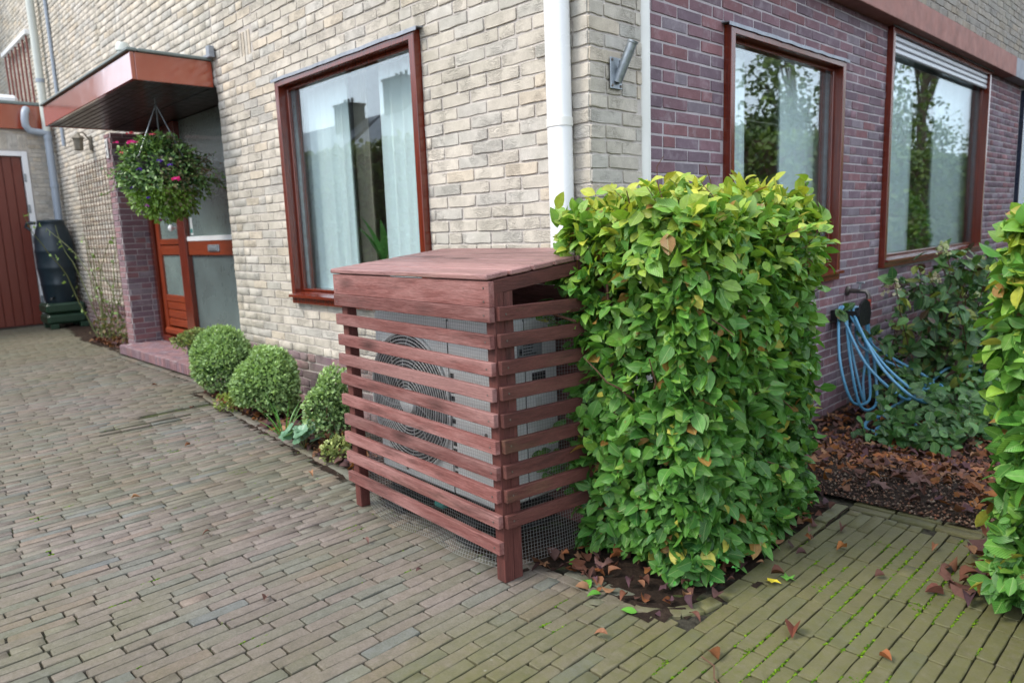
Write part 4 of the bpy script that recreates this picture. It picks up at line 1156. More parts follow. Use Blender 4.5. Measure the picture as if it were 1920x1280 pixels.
for (c, rx, ry, h, n, lab) in (((-5.55, 2.17, 0), .31, .20, .53, 9000, 'rounded box bush at the end of the doorstep, farthest of the three clipped bushes'),
                               ((-4.62, 2.09, 0), .33, .22, .49, 12000, 'largest rounded box bush below the cream wall, middle of three'),
                               ((-3.62, 2.03, .02), .13, .13, .42, 3800, 'narrow pale box bush half hidden by the left end of the slatted housing')):
    o = thing('box_bush', c, lab, 'bush')
    stems(o, [(wander((c[0]+random.uniform(-.04, .04), c[1]+random.uniform(-.04, .04), 0), (random.uniform(-.4, .4), random.uniform(-.4, .4), 1), 5, h*.13, .2), .008, .003) for _ in range(6)], M_TWIG)
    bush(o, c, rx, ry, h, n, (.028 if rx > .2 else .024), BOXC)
o = thing('box_seedling', (-3.35, 1.86, 0), 'tiny pale box seedling at the foot of the slatted housing by the bed edge', 'plant')
bush(o, (-3.33, 1.86, 0), .07, .07, .13, 420, .022, (srgb(90, 110, 60), srgb(176, 186, 120)))
stems(o, [([(-3.33, 1.86, 0), (-3.33, 1.86, .06)], .003, .002)], M_TWIG)
o = thing('box_seedling', (-4.95, 1.93, 0), 'small yellow-green sprout beside the driveway edge in front of the bushes', 'plant')
bush(o, (-4.95, 1.95, 0), .09, .06, .12, 260, .024, (srgb(90, 110, 50), srgb(160, 176, 90)))
stems(o, [([(-4.95, 1.95, 0), (-4.95, 1.95, .06)], .003, .002)], M_TWIG)

def strap_leaf(m, p, d, L, wd, droop, n=7):
    P = [Vector(p)]; d = Vector(d).normalized(); V = []; F = []
    for i in range(n): P.append(P[-1]+d*L/n); d = (d+Vector((0, 0, -droop/n))).normalized()
    for i, q in enumerate(P):
        t_ = (P[min(i+1, n)]-P[max(i-1, 0)]).normalized(); s = t_.cross(Vector((0, 0, 1)))
        s = s.normalized() if s.length > .01 else Vector((1, 0, 0)); w_ = wd*(min(1, .35+2.2*i/n))*(1-(i/n)**2.5)
        up = s.cross(t_)
        V += [q-s*w_/2+up*w_*.15, q, q+s*w_/2+up*w_*.15]
    for i in range(n): F += [(3*i, 3*i+1, 3*i+4, 3*i+3), (3*i+1, 3*i+2, 3*i+5, 3*i+4)]
    m.add(V, F)
def strap_plant(root, c, n, L, wd, spread, droop, col, mat=M_SLEAF):
    for i in range(n):
        m = MB(); a = random.uniform(0, 6.28); k = random.uniform(.1, 1)*spread
        strap_leaf(m, (c[0]+.015*math.cos(a), c[1]+.015*math.sin(a), c[2]), (math.cos(a)*k, math.sin(a)*k, 1), L*random.uniform(.6, 1.1), wd*random.uniform(.8, 1.1), droop*random.uniform(.6, 1.4))
        m.build('leaf', mat, root, True, lum(col, random.uniform(.8, 1.2)), [(.5, .5)]*len(m.V))
o = thing('grass_tuft', (-3.95, 1.86, 0), 'tuft of long bright green blades between the bushes and the round-leaved plant', 'plant')
strap_plant(o, (-3.97, 1.88, 0), 20, .30, .010, 1.1, 1.0, srgb(84, 140, 56))
def round_leaf(m, c, nrm, rad, n=14):
    x, y, z = frame_from(nrm, (0, 1, .1), random.uniform(0, 6.28)); V = [Vector(c)]
    for i in range(n):
        a = 2*math.pi*i/n; rr = rad*(1+.10*math.cos(a*n/2))*random.uniform(.95, 1.05)
        V.append(Vector(c)+x*rr*math.cos(a)+y*rr*math.sin(a)+z*rad*.22)
    m.add(V, [(0, 1+i, 1+(i+1) % n) for i in range(n)])
o = thing('lady_mantle', (-3.72, 1.88, 0), 'low plant with round scalloped grey-green leaves among dry leaves in the bed', 'plant')
for i in range(15):
    a = random.uniform(0, 6.28); k = random.uniform(.02, .13); c = (-3.70+k*math.cos(a), 1.86+k*.6*math.sin(a), .05+random.uniform(0, .08))
    m = MB(); round_leaf(m, c, (random.gauss(0, .35), -.5+random.gauss(0, .3), 1), random.uniform(.03, .05)); m.build('leaf', M_SLEAF, o, False, lum(srgb(110, 148, 118), random.uniform(.8, 1.15)), [(.5, .5)]*len(m.V))
    m = MB(); m.tube([(-3.70, 1.87, 0), c], .0018, 4); m.build('stalk', M_STEM, o)
# potted plant and brick end on the step
o = thing('potted_plant', (-7.0, 2.42, .095), 'dark pot with a low spreading green plant on the doorstep', 'potted plant')
m = MB(); m.lathe([(.07, 0), (.1, .03), (.12, .09), (.115, .14), (.125, .15), (.11, .155), (.1, .13), (0, .125)], (-6.62, 2.42, .1), 20); autosmooth(m.build('pot', M_POT, o))
bush(o, (-6.68, 2.42, .22), .26, .16, .16, 1100, .032, (srgb(66, 88, 44), srgb(150, 164, 96)))
m = MB(); m.box(-6.12, -5.98, 2.3, 2.38, .1, .14, .006); setp(m.build('loose_brick', M_STONE), 'loose dark brick lying on the edge of the doorstep', 'brick')

# ---- hanging basket
BC = Vector((-6.45, 2.2, 1.74))
hb_ = thing('hanging_basket', tuple(BC), 'hanging basket overflowing with green leaves and pink and violet flowers under the canopy', 'hanging basket')
m = MB(); m.lathe([(.02, -.12), (.12, -.09), (.18, 0), (.2, .1), (.19, .1), (.17, 0), (.1, -.07), (0, -.09)], (BC.x, BC.y, BC.z+.05), 20); autosmooth(m.build('basket', M_POT, hb_))
hook = Vector((BC.x, BC.y, 2.368))
for k in range(3):
    a = k*2.094+.7; m = MB(); m.tube([hook-Vector((0, 0, .05)), BC+Vector((.19*math.cos(a), .19*math.sin(a), .15))], .005, 6); m.build('hanger', M_ZINC, hb_)
m = MB(); m.tube([hook+Vector((0, 0, .004)), hook-Vector((0, 0, .03)), hook-Vector((.012, 0, .045)), hook-Vector((0, 0, .06))], .005, 6); m.build('hook', M_ZINC, hb_)
pc = Pieces(SMALL+[b for b in BEECH[:2]], M_SLEAF, SMALL_UV+BEECH_UV[:2])
for i in range(7000):
    d = rvec().normalized(); q = random.random()**.3
    k = .325+.05*math.sin(d.x*7+1)+.04*math.sin(d.z*9+d.y*5)
    p = BC+Vector((d.x*k*q, d.y*k*q, d.z*.36*q*(1.05 if d.z < 0 else .95)))
    if p.z > 2.08: continue
    low = d.z < -.35; right = d.dot(Vector((.72, .69, 0))) > .35
    c = lerp(srgb(50, 88, 44), srgb(136, 170, 98), min(1, max(0, (q-.75)*3+random.gauss(0, .25))))  # inner leaves coloured darker for the shade within the basket
    if low: c = lerp(c, srgb(122, 160, 44), .6)
    if right and random.random() < .3: c = lerp(c, srgb(108, 92, 70), .75)
    s = random.uniform(.022, .046)
    pc.add(random.randrange(7), leaf_M(p, d+Vector((0, 0, -.3))+rvec(.6), d+Vector((0, 0, .6))+rvec(.5), s), lum(c, random.uniform(.8, 1.2)), 0)
for k in range(18):                             # trailing shoots
    a = random.uniform(0, 6.28); d = Vector((math.cos(a), math.sin(a), random.uniform(-.2, .5))); P = wander(BC+d*.30, d, 7, .032, .25, -.06)
    if k % 3 == 0: stems(hb_, [(P, .003, .0012)], M_STEM, 'shoot')
    for q in P:
        for _ in range(3): pc.add(random.randrange(6), leaf_M(q, rvec(1)+Vector((0, 0, .2)), Vector((0, 0, 1))+rvec(.5), random.uniform(.018, .034)), lum(srgb(96, 128, 66), random.uniform(.7, 1.2)), 0)
for k in range(7):                             # dry strands on one side
    d = Vector((.7, .65, random.uniform(-.1, .4))); P = wander(BC+d*.3+rvec(.04), d, 7, .04, .3, -.22)
    stems(hb_, [(P, .0025, .001)], M_TWIG, 'shoot')
    for q in P[3:]: pc.add(random.randrange(6), leaf_M(q, rvec(1), rvec(1), random.uniform(.018, .03)), lum(srgb(104, 92, 62), random.uniform(.7, 1.1)), 0)
pc.finish(hb_, 'leaf', 'foliage', 0)
def flower_head(root, c, rad, n, col):
    m = MB(); V = []; 
    for i in range(n):
        d = rvec().normalized(); d.z = abs(d.z)*.7; p = Vector(c)+d*rad*random.uniform(.5, 1); x, y, z = frame_from(d+rvec(.3), (0, 0, 1)); s = rad*.42
        m.add([p-x*s, p-y*s*.8, p+x*s, p+y*s*.8+z*s*.2], [(0, 1, 2, 3)])
    m.build('flower', M_PETAL, root, False, col, [(.5, .5)]*len(m.V))
cd_ = (Vector((0, 0, CAMZ))-BC).normalized(); cs = Vector((RT[0], RT[1], RT[2]))
for (u, v, col, rd) in ((-.22, .24, 'p', .042), (-.30, .16, 'r', .028), (-.36, .26, 'p', .025), (-.24, .33, 'r', .03), (-.05, .30, 'r', .024), (.10, -.06, 'p', .04), (-.02, .08, 'v', .026), (.06, .05, 'v', .026), (-.19, .02, 'v', .026), (-.33, .12, 'v', .026), (-.38, .06, 'd', .03), (-.36, -.02, 'd', .026), (-.27, -.12, 'v', .02), (-.16, -.26, 'm', .022), (-.05, -.38, 'm', .026), (-.30, .20, 'v', .02), (-.14, -.2, 'v', .022)):
    col = {'p': srgb(226, 60, 146), 'r': srgb(220, 92, 112), 'v': srgb(92, 52, 172), 'd': srgb(62, 30, 84), 'm': srgb(188, 80, 190)}[col]
    k = math.sqrt(max(.004, .15-u*u-v*v*.9)); flower_head(hb_, BC+cs*u+Vector((0, 0, v))+Vector((cd_.x, cd_.y, 0)).normalized()*(k+.01), rd, 12 if rd > .03 else 7, col)

# ---- trellis with climbing rose on the porch wall
tr = thing('wire_trellis', (-10.4, YT-.03, .3), 'brown wire grid trellis on the cream wall behind the water butt', 'trellis')
for i in range(18):
    m = MB(); x = -11.55+i*.13; m.tube([(x, YT-.03, .25), (x, YT-.03, 2.28)], .004, 5); m.build('wire', M_TWIG, tr)
for i in range(19):
    m = MB(); z = .3+i*.108; m.tube([(-11.6, YT-.034, z), (-9.3, YT-.034, z)], .004, 5); m.build('wire', M_TWIG, tr)
ro = thing('climbing_rose', (-10.2, 2.55, 0), 'straggly climbing rose with thorny green stems and few leaves on the trellis', 'rose')
pc = Pieces(BEECH, M_LEAF, BEECH_UV, True)
for i in range(11):
    P = wander((-10.0+random.uniform(-.5, .5), 2.55+random.uniform(-.1, .15), 0), (random.uniform(-.5, .35), random.uniform(-.15, .1), 1), random.randint(7, 14), .13, .13, .03)
    P = [Vector((q.x, min(q.y, YT-.05), max(.01, q.z))) for q in P]; stems(ro, [(P, .009, .003)], M_STEM)
    for q in P[2:]:
        for _ in range(random.choice((0, 0, 0, 1, 2))): pc.add(random.randrange(14), leaf_M(q+rvec(.03), rvec(1), Vector((0, -.6, .8))+rvec(.4), random.uniform(.04, .07)), lum(srgb(120, 150, 84), random.uniform(.7, 1.3)), 0)
for i in range(260):                             # low dead twiggy growth
    p = Vector((-9.6+random.uniform(-.7, .6), 2.55+random.uniform(-.15, .15), random.uniform(.02, .3))); pc.add(random.randrange(14), leaf_M(p, rvec(1), rvec(1), random.uniform(.03, .06)), lum(random.choice((srgb(110, 84, 60), srgb(96, 110, 60), srgb(140, 120, 90))), random.uniform(.6, 1.1)), 0)
pc.finish(ro, 'leaf', 'foliage', 0)

# ================================================================== SMALL THINGS
# water butt in the corner
bt = thing('water_butt', (-12.25, 2.5, 0), 'dark blue-green ribbed plastic water butt on a green stand in the garage corner', 'water butt')
bx, by = -12.27, 2.545
m = MB(); prof = [(.24, .37), (.255, .42), (.275, .62), (.285, .64), (.275, .66), (.298, .86), (.306, .88), (.298, .9), (.302, 1.1), (.308, 1.12), (.30, 1.14), (.285, 1.3), (.25, 1.43), (.21, 1.5), (.215, 1.51), (.215, 1.55), (.19, 1.565), (0, 1.57)]
m.lathe([(a_*.82, b_) for a_, b_ in prof], (bx, by, 0), 32); autosmooth(m.build('barrel', M_BARREL, bt), 50)
for k, (za, zb_) in enumerate(((.07, .21), (.225, .37))):
    m = MB(); m.box(bx-.25, bx+.25, by-.25, by+.25, za, zb_, .03); m.build('stand', M_BASEG, bt)
for dx in (-.22, .16):
    for dy in (-.22, .16):
        m = MB(); m.box(bx+dx, bx+dx+.1, by+dy, by+dy+.1, 0, .072, .006); m.build('stand_leg', M_BASEG, bt)
m = MB(); m.tube([(bx-.12, by-.17, 1.53), (bx-.18, by-.26, 1.53), (bx-.2, by-.28, 1.48), (bx-.17, by-.23, 1.43)], .022, 8); autosmooth(m.build('lid_handle', M_BARREL, bt))
m = MB(); m.tube([(bx+.2, by-.13, .45), (bx+.26, by-.17, .45), (bx+.27, by-.18, .42)], .016, 8); autosmooth(m.build('tap', M_BLACK, bt))
# rainwater pipes
pd = thing('rain_pipe', (-12.55, 2.70, 1.56), 'grey and cream rainwater pipe with a bent branch from the garage roof into the butt', 'rain pipe')
px, py = -12.58, 2.72
m = MB(); m.tube([(px, py, 1.56), (px, py, 2.86)], .052, 16); autosmooth(m.build('lower_pipe', M_PIPEG, pd))
m = MB(); m.tube([(px, py, 2.86), (px, py, 7.5)], .054, 16); autosmooth(m.build('upper_pipe', M_PIPEC, pd))
for z in (2.05, 2.75, 3.55, 5.0):
    m = MB(); m.tube([(px, py, z), (px, py, z+.05)], .06, 16); autosmooth(m.build('pipe_collar', M_PIPEG, pd))
cp = [(XG+.06, 2.52, 3.16), (XG+.17, 2.50, 3.16), (XG+.22, 2.47, 3.10), (XG+.22, 2.46, 3.02), (XG+.22, 2.46, 2.93), (XG+.22, 2.50, 2.86), (XG+.22, 2.6, 2.84), (px, py, 2.83)]
m = MB(); m.tube(cp, .05, 14); autosmooth(m.build('branch_pipe', M_PIPEG, pd), 60)
m = MB(); m.tube([(-12.05, YT-.03, 2.6), (-12.05, YT-.03, 6.0)], .022, 8)
setp(autosmooth(m.build('conduit_pipe', M_PIPEG)), 'thin grey-blue conduit on the cream wall beside the tall rainwater pipe', 'conduit')
# wall lantern
lp = thing('wall_lantern', (-10.75, YT, 2.5), 'old metal wall lantern on the cream wall near the pillar', 'lamp')
lx, ly, lz = -10.75, YT-.16, 2.5
m = MB(); m.box(lx-.05, lx+.05, YT-.03, YT-.013, lz-.09, lz+.09, .006); m.build('back_plate', M_LAMP, lp)
m = MB(); m.tube([(lx, YT-.03, lz+.04), (lx, YT-.09, lz+.13), (lx, ly, lz+.12)], .01, 8); m.build('arm', M_LAMP, lp)
m = MB(); m.lathe([(.052, -.09), (.064, .05), (.0, .05)], (lx, ly, lz), 6); m.build('lantern_body', M_LAMP, lp)
m = MB(); m.lathe([(.085, .05), (.078, .062), (.04, .09), (.022, .11), (0, .12)], (lx, ly, lz), 6); m.build('lantern_roof', M_LAMP, lp)
m = MB(); m.lathe([(.0, -.105), (.04, -.1), (.056, -.091), (0, -.09)], (lx, ly, lz), 6); m.build('lantern_base', M_LAMP, lp)
# house number
sg = thing('number_plate', (-8.70, Y0, 2.15), 'small upright white house number plate on the purple porch pillar', 'sign')
m = MB(); m.box(-8.738, -8.662, Y0-.022, Y0-.008, 2.10, 2.30, .006); m.build('plate', M_SIGN, sg)
for ch, z in (('2', 2.215), ('4', 2.125)):
    cu = bpy.data.curves.new('digit', 'FONT'); cu.body = ch; cu.size = .09; cu.align_x = 'CENTER'; cu.extrude = .0008
    to = bpy.data.objects.new('digit_tmp', cu); C.objects.link(to); bpy.context.view_layer.update()
    me = bpy.data.meshes.new_from_object(to); bpy.data.objects.remove(to)
    me.transform(Matrix.Translation((-8.70, Y0-.0235, z))@Matrix.Rotation(math.pi/2, 4, 'X')); me.materials.clear(); me.materials.append(M_INK)
    dg = bpy.data.objects.new('digit', me); C.objects.link(dg); attach(dg, sg)
# flag pole holder
fh = thing('flagpole_holder', (XR, 2.6, 1.83), 'galvanised steel flagpole holder bolted to the grey-cream house corner', 'flagpole holder')
m = MB(); m.box(XR+.012, XR+.018, 2.555, 2.635, 1.775, 1.905, .002); m.build('base_plate', M_ZINC, fh)
a = Vector((XR+.018, 2.60, 1.805)); d = Vector((.42, .10, .9)).normalized(); m = MB()
x_, y_, z_ = frame_from(d, (0, 1, 0)); n = 20; V = []
for (rr, h) in ((.021, .0), (.021, .165), (.024, .168), (.024, .176), (.018, .176), (.018, .05)):
    V += [a+d*h+x_*rr*math.cos(2*math.pi*i/n)+y_*rr*math.sin(2*math.pi*i/n) for i in range(n)]
m.add(V, [(q*n+i, q*n+(i+1) % n, (q+1)*n+(i+1) % n, (q+1)*n+i) for q in range(5) for i in range(n)]+[tuple(range(5*n, 6*n))])
autosmooth(m.build('socket_tube', M_ZINC, fh))
for yy, zz_ in ((2.566, 1.788), (2.624, 1.788), (2.566, 1.893), (2.624, 1.893)):
    m = MB(); m.tube([(XR+.017, yy, zz_), (XR+.022, yy, zz_)], .006, 6); m.build('bolt', M_SCREW, fh)

# tap, hose hanger and hose
tp = thing('garden_tap', (XP, 5.5, .62), 'grey metal garden tap on the purple wall with a red hose connector', 'tap')
m = MB(); m.lathe([(.035, 0), (.035, .012), (.018, .02), (.016, .1)], (XP+.006, 5.47, .645), 16, 'x'); autosmooth(m.build('body', M_BRASS, tp))
m = MB(); m.tube([(XP+.10, 5.47, .645), (XP+.14, 5.475, .645), (XP+.155, 5.48, .62), (XP+.155, 5.48, .585)], .016, 10); autosmooth(m.build('spout', M_BRASS, tp))
m = MB(); m.tube([(XP+.09, 5.47, .65), (XP+.10, 5.475, .70)], .008, 8); m.box(XP+.07, XP+.13, 5.465, 5.485, .70, .712, .004); m.build('handle', M_ZINC, tp)
m = MB(); m.tube([(XP+.155, 5.48, .588), (XP+.155, 5.48, .535)], .02, 12); autosmooth(m.build('connector', M_RED, tp))
hh = thing('hose_hanger', (XP, 5.3, .5), 'black plastic hose hanger plate on the purple wall', 'hose hanger')
m = MB(); pf = [(-.09, -.08), (.09, -.08), (.11, .0), (.08, .08), (.0, .11), (-.08, .08), (-.11, .0)]
m.prism(pf, XP+.19, XP+.205, lambda u, v, w_: (w_, 5.30+u, .50+v)); m.build('front_plate', M_BLACK, hh)
m = MB(); m.prism([(-.11, -.03), (.11, -.03), (.11, .05), (-.11, .05)], XP+.008, XP+.189, lambda u, v, w_: (w_, 5.30+u, .48+v)); m.build('saddle', M_BLACK, hh)
ho = MB(); rr = random.Random(4)
def smoothpath(P, n=8):
    P = [Vector(p) for p in P]; out = []
    for i in range(len(P)-1):
        a, b, c, d = P[max(i-1, 0)], P[i], P[i+1], P[min(i+2, len(P)-1)]
        for k in range(n):
            t_ = k/n; out.append(.5*((2*b)+(c-a)*t_+(2*a-5*b+4*c-d)*t_*t_+(3*b-a-3*c+d)*t_**3))
    return out+[P[-1]]
path = [(XP+.155, 5.48, .55), (XP+.16, 5.50, .3), (XP+.15, 5.46, .0), (XP+.2, 5.35, -.15)]
for k in range(5):
    xo = XP+.04+.027*k; yl = 5.12+rr.uniform(-.16, .06); yr = 5.46+rr.uniform(-.12, .12); zb_ = -.17+rr.uniform(-.02, .16); fx = rr.uniform(.0, .42)
    path += [(xo+.05, yr, .25), (xo+.02, 5.40, .50), (xo, 5.30, .545), (xo+.02, 5.20, .50), (xo+.08+fx*.5, yl, .2), (xo+.12+fx, yl+.03, zb_+.05), (xo+.16+fx, 5.28+rr.uniform(-.08, .08), zb_), (xo+.12+fx, yr+.03, zb_+.06)]
path += [(XP+.35, 5.2, -.2), (XP+.55, 5.05, -.2), (XP+.55, 5.25, -.21), (XP+.5, 5.45, -.18), (XP+.55, 5.7, .0), (XP+.6, 5.95, .06), (XP+.7, 6.2, .02), (XP+.8, 6.3, -.15)]
ho.tube(smoothpath(path, 7), .0098, 8); setp(autosmooth(ho.build('garden_hose', M_HOSE)), 'blue garden hose coiled over the black hanger and trailing on the ground', 'hose')
ho = MB(); ho.tube(smoothpath([(XP+.5, 4.75, -.215), (XP+.45, 4.95, -.205), (XP+.62, 5.1, -.21), (XP+.5, 5.25, -.2), (XP+.35, 5.1, -.19), (XP+.42, 4.85, -.21), (XP+.75, 4.95, -.215)], 8), .0115, 8)
setp(autosmooth(ho.build('garden_hose', M_HOSE)), 'loose blue hose end looped on the ground below the hanging coil', 'hose')

# hydrangea and low plants under the big window
hy = thing('hydrangea', (-1.75, 6.2, -.2), 'hydrangea shrub with faded cream flower heads below the large side window', 'shrub')
pc = Pieces(BEECH, M_LEAF, BEECH_UV, True); st_ = []
for i in range(58):
    b = Vector((-1.8+random.uniform(-.2, .5), 5.5+random.random()*2.4, -.23)); P = wander(b, (random.uniform(-.15, .35), random.uniform(-.4, .25), 1), random.randint(6, 9), .125, .12, .0); st_.append((P, .006, .003))
    for q in P[1:]:
        for _ in range(random.randint(4, 8)):
            pc.add(random.randrange(14), leaf_M(q+rvec(.02), rvec(1)+Vector((.2, -.2, -.1)), Vector((.35, -.35, .8))+rvec(.35), random.uniform(.06, .125)), lum(random.choice((srgb(48, 90, 46), srgb(58, 100, 52), srgb(72, 114, 58), srgb(84, 126, 60), srgb(84, 126, 60), srgb(66, 104, 56), srgb(58, 96, 60), srgb(130, 140, 56), srgb(80, 54, 54))), random.uniform(.65, 1.15)), 0)
stems(hy, st_, M_TWIG); pc.finish(hy, 'leaf', 'foliage', 0)
def panicle(root, c, s, col):
    m = MB()
    for i in range(60):
        t_ = random.random(); a = random.uniform(0, 6.28); rr = s*.5*(1-t_*.75); p = Vector(c)+Vector((rr*math.cos(a), rr*math.sin(a), t_*s)); x, y, z = frame_from(rvec(1)+Vector((.4, -.4, .5)), (0, 0, 1)); k = s*.11
        m.add([p-x*k, p-y*k, p+x*k, p+y*k], [(0, 1, 2, 3)])
    m.build('flower_head', M_PETAL, root, False, col, [(.5, .5)]*len(m.V))
for c, s, k in (((-1.80, 5.50, .62), .13, 0), ((-1.72, 6.35, .86), .11, 1), ((-1.72, 6.2, .66), .08, 0), ((-1.55, 7.7, .62), .16, 0), ((-1.45, 8.2, .62), .15, 1), ((-1.5, 5.9, .16), .13, 2), ((-1.30, 6.0, .1), .12, 2)):
    panicle(hy, c, s, (srgb(214, 206, 178), srgb(200, 206, 160), srgb(150, 176, 104))[k])
lc = thing('ground_cover', (-1.45, 5, -.2), 'low mound of round dark green leaves beside the hose at the gravel edge', 'plant')
pc = Pieces(BEECH, M_LEAF, BEECH_UV, True)
for i in range(1500):
    y = 4.55+random.random()*2.6; x = -1.72+random.random()**.8*(.55+.35*sstep((y-4.5)/1.5)); e = max(0, min(1, (y-4.5)/.5))
    z = gz(x, y)+random.random()**.7*(.10+.22*e)*(1-.45*max(0, (x+1.4)/.6)); M = leaf_M((x, y, z), rvec(.7)+Vector((.5, -.5, -.1)), Vector((.35, -.35, .8))+rvec(.3), random.uniform(.05, .085))
    M[:3, 0] *= 1.35
    pc.add(random.randrange(14), M, lum(random.choice((srgb(46, 88, 44), srgb(60, 104, 52), srgb(76, 120, 60))), random.uniform(.7, 1.2)), 0)
pc.finish(lc, 'leaf', 'foliage', 0)
stems(lc, [(wander((-1.5+random.uniform(-.15, .3), 4.7+random.random()*2, -.23), (random.uniform(-.3, .3), random.uniform(-.3, .3), 1), 4, .06, .2), .003, .002) for _ in range(14)], M_STEM)
# stray greens by the hedge foot
wd_ = thing('weed_plant', (-1.16, 1.98, 0), 'small lobed green weed at the foot of the hedge by the path', 'plant')
pc = Pieces(SMALL, M_SLEAF, SMALL_UV)
for i in range(90):
    c = Vector((-1.20+random.gauss(0, .035), 1.98+random.gauss(0, .05), random.uniform(.02, .14))); pc.add(random.randrange(6), leaf_M(c, rvec(1), Vector((.3, -.3, 1))+rvec(.3), random.uniform(.014, .026)), lum(srgb(84, 168, 70), random.uniform(.8, 1.2)), 0)
pc.finish(wd_, 'leaf', 'foliage', 0); stems(wd_, [([(-1.2, 1.98, 0), (-1.19, 1.97, .06), (-1.2, 1.96, .11)], .0018, .001)], M_STEM)

# gravel, leaf litter, moss
r = random.Random(9)
def pebble(seed):
    q = random.Random(seed); V = []; F = []
    ph = [(0, 0, .5), *[(.5*math.cos(a)*q.uniform(.8, 1.1), .42*math.sin(a)*q.uniform(.8, 1.1), q.uniform(-.05, .15)) for a in [k*math.pi/3 for k in range(6)]], (0, 0, -.3)]
    return (ph, [(0, 1+i, 1+(i+1) % 6) for i in range(6)]+[(7, 1+(i+1) % 6, 1+i) for i in range(6)])
PEB = [pebble(i) for i in range(8)]
def grav_mat():
    N = NT('gravel_stone'); c = N.mix(1.0, N.col(), N.ramp(N.noise(N.pos(), 120, 4), [(.3, .75), (.7, 1.1)]), 'MULTIPLY'); return N.done(N.pbr(Base_Color=c, Roughness=.85, Specular_IOR_Level=.3))
pc = Pieces(PEB, grav_mat(), None, True)
for i in range(9000):
    y = 3.02+r.random()**1.6*2.2; x = -1.5+r.random()*2.6
    if inpoly(x, y, SOILP): continue
    s = r.uniform(.006, .018); a = r.uniform(0, 6.28); M = np.eye(4); M[:3, :3] = np.array([[math.cos(a), -math.sin(a), 0], [math.sin(a), math.cos(a), 0], [0, 0, 1]])*s; M[:3, 3] = (x, y, gz(x, y)+.012+r.uniform(-.004, .006))
    pc.add(r.randrange(8), M, lum(r.choice((srgb(104, 78, 64), srgb(116, 92, 76), srgb(86, 66, 56), srgb(128, 112, 98), srgb(72, 56, 50), srgb(122, 84, 66))), r.uniform(.7, 1.2)), 0)
setp(pc.finish(None, 'pebble', 'gravel', 0), 'brown gravel scattered over the bed beyond the side path', 'gravel', None, 'stuff')
DRYC = [srgb(140, 92, 52), srgb(124, 76, 46), srgb(106, 68, 52), srgb(88, 58, 48), srgb(122, 84, 62), srgb(102, 76, 70), srgb(76, 54, 52), srgb(134, 100, 74), srgb(86, 62, 68), srgb(94, 66, 58)]
def litter(nm, lab, fn, n, size, maple=.3):
    pc = Pieces(DRY+MAPLE, M_DRY, DRY_UV+MAPLE_UV)
    for i in range(n):
        p = fn(); 
        if p is None: continue
        x, y, z = p; s = size*r.uniform(.6, 1.3); mp = r.random() < maple; a = r.uniform(0, 6.28)
        M = leaf_M((x, y, z+r.uniform(.004, .028)), (math.cos(a), math.sin(a), r.gauss(0, .25)), (r.gauss(0, .35), r.gauss(0, .35), r.choice((1, 1, -1))), s*(1.5 if mp else 1))
        pc.add(len(DRY)+r.randrange(6) if mp else r.randrange(len(DRY)), M, lum(r.choice(DRYC), r.uniform(.6, 1.25)), 0)
    return setp(pc.finish(None, 'leaf', nm, 0), lab, 'leaf litter', None, 'stuff')
def f_grav():
    y = 3.1+r.random()*2.5; x = -2.05+r.random()*2.8
    if r.random() > sstep((y-3.15)/.9)*.8+.2 and x > -1.6: return None
    if inpoly(x, y, SOILP): return None
    return (x, y, gz(x, y)+.012)
litter('leaf_litter', 'brown autumn leaves covering the gravel below the window plants', f_grav, 4200, .05, .35)
def f_hedge():
    k = r.random()
    if k < .36: return (-1.72+r.random()*.55, 1.72+abs(r.gauss(0, .12)), .004)
    if k < .9: return (-1.18+r.gauss(0, .05), 1.85+r.random()*1.1, .012)
    return (-1.6+r.random()*.4, 1.8+r.random()*.9, .012)
litter('leaf_litter', 'dry brown leaves gathered on the dark soil around the hedge foot', f_hedge, 120, .042, .15)
def f_bed(): x = -5.6+r.random()*2.7; return (x, edge_y(BED2, x)+.03+r.random()*.32, .012)
litter('leaf_litter', 'dry leaves lying in the bed between driveway edge and cream wall', f_bed, 520, .05, .3)
def f_porch(): x = -9.9+r.random()*1.2; return (x, edge_y(EDGE, x)+.03+r.random()*.42, .014)
litter('leaf_litter', 'heap of brown leaves against the base of the porch pillar', f_porch, 420, .06, .3)
litter('leaf_litter', 'orange-brown leaves blown under the wire mesh beside the housing', lambda: (-1.70+r.random()*.22, 1.66+r.random()*.5, .006), 48, .05, .3)
litter('leaf_litter', 'brown leaves gathered along the foot of the second hedge', lambda: (-.52+r.gauss(0, .05), 2.4+r.random()*.7, .012), 90, .06, .4)
# single leaves lying on the bricks
def one_leaf(x, y, s, col, lab, grp=None, maple=False, nm='fallen_leaf', flat=False):
    k = r.randrange(6 if maple else len(DRY)); V, F = (MAPLE if maple else BEECH if flat else DRY)[k]; uv = (MAPLE_UV if maple else BEECH_UV if flat else DRY_UV)[k]
    a = r.uniform(0, 6.28); M = leaf_M((0, 0, 0), (math.cos(a), math.sin(a), .1), (r.gauss(0, .15), r.gauss(0, .15), 1), s)
    W = np.asarray(V)@M[:3, :3].T; W[:, 2] += .006-W[:, 2].min(); W += np.array([x, y, 0])
    m = MB(); m.add(W, F); o = m.build(nm, M_DRY, None, False, col, uv); return setp(o, lab, 'leaf', grp)
one_leaf(-1.03, 2.14, .062, srgb(204, 188, 60), 'bright yellow fallen leaf on the path beside the hedge', None, True)
one_leaf(-1.005, 2.20, .055, srgb(96, 148, 60), 'fresh green leaf under the yellow one on the path', None, True)
one_leaf(-.86, 1.93, .065, srgb(112, 66, 52), 'folded red-brown leaf lying in the middle of the path', None)
one_leaf(-.98, 1.66, .05, srgb(96, 60, 34), 'tightly curled brown leaf on the mossy bricks', None)
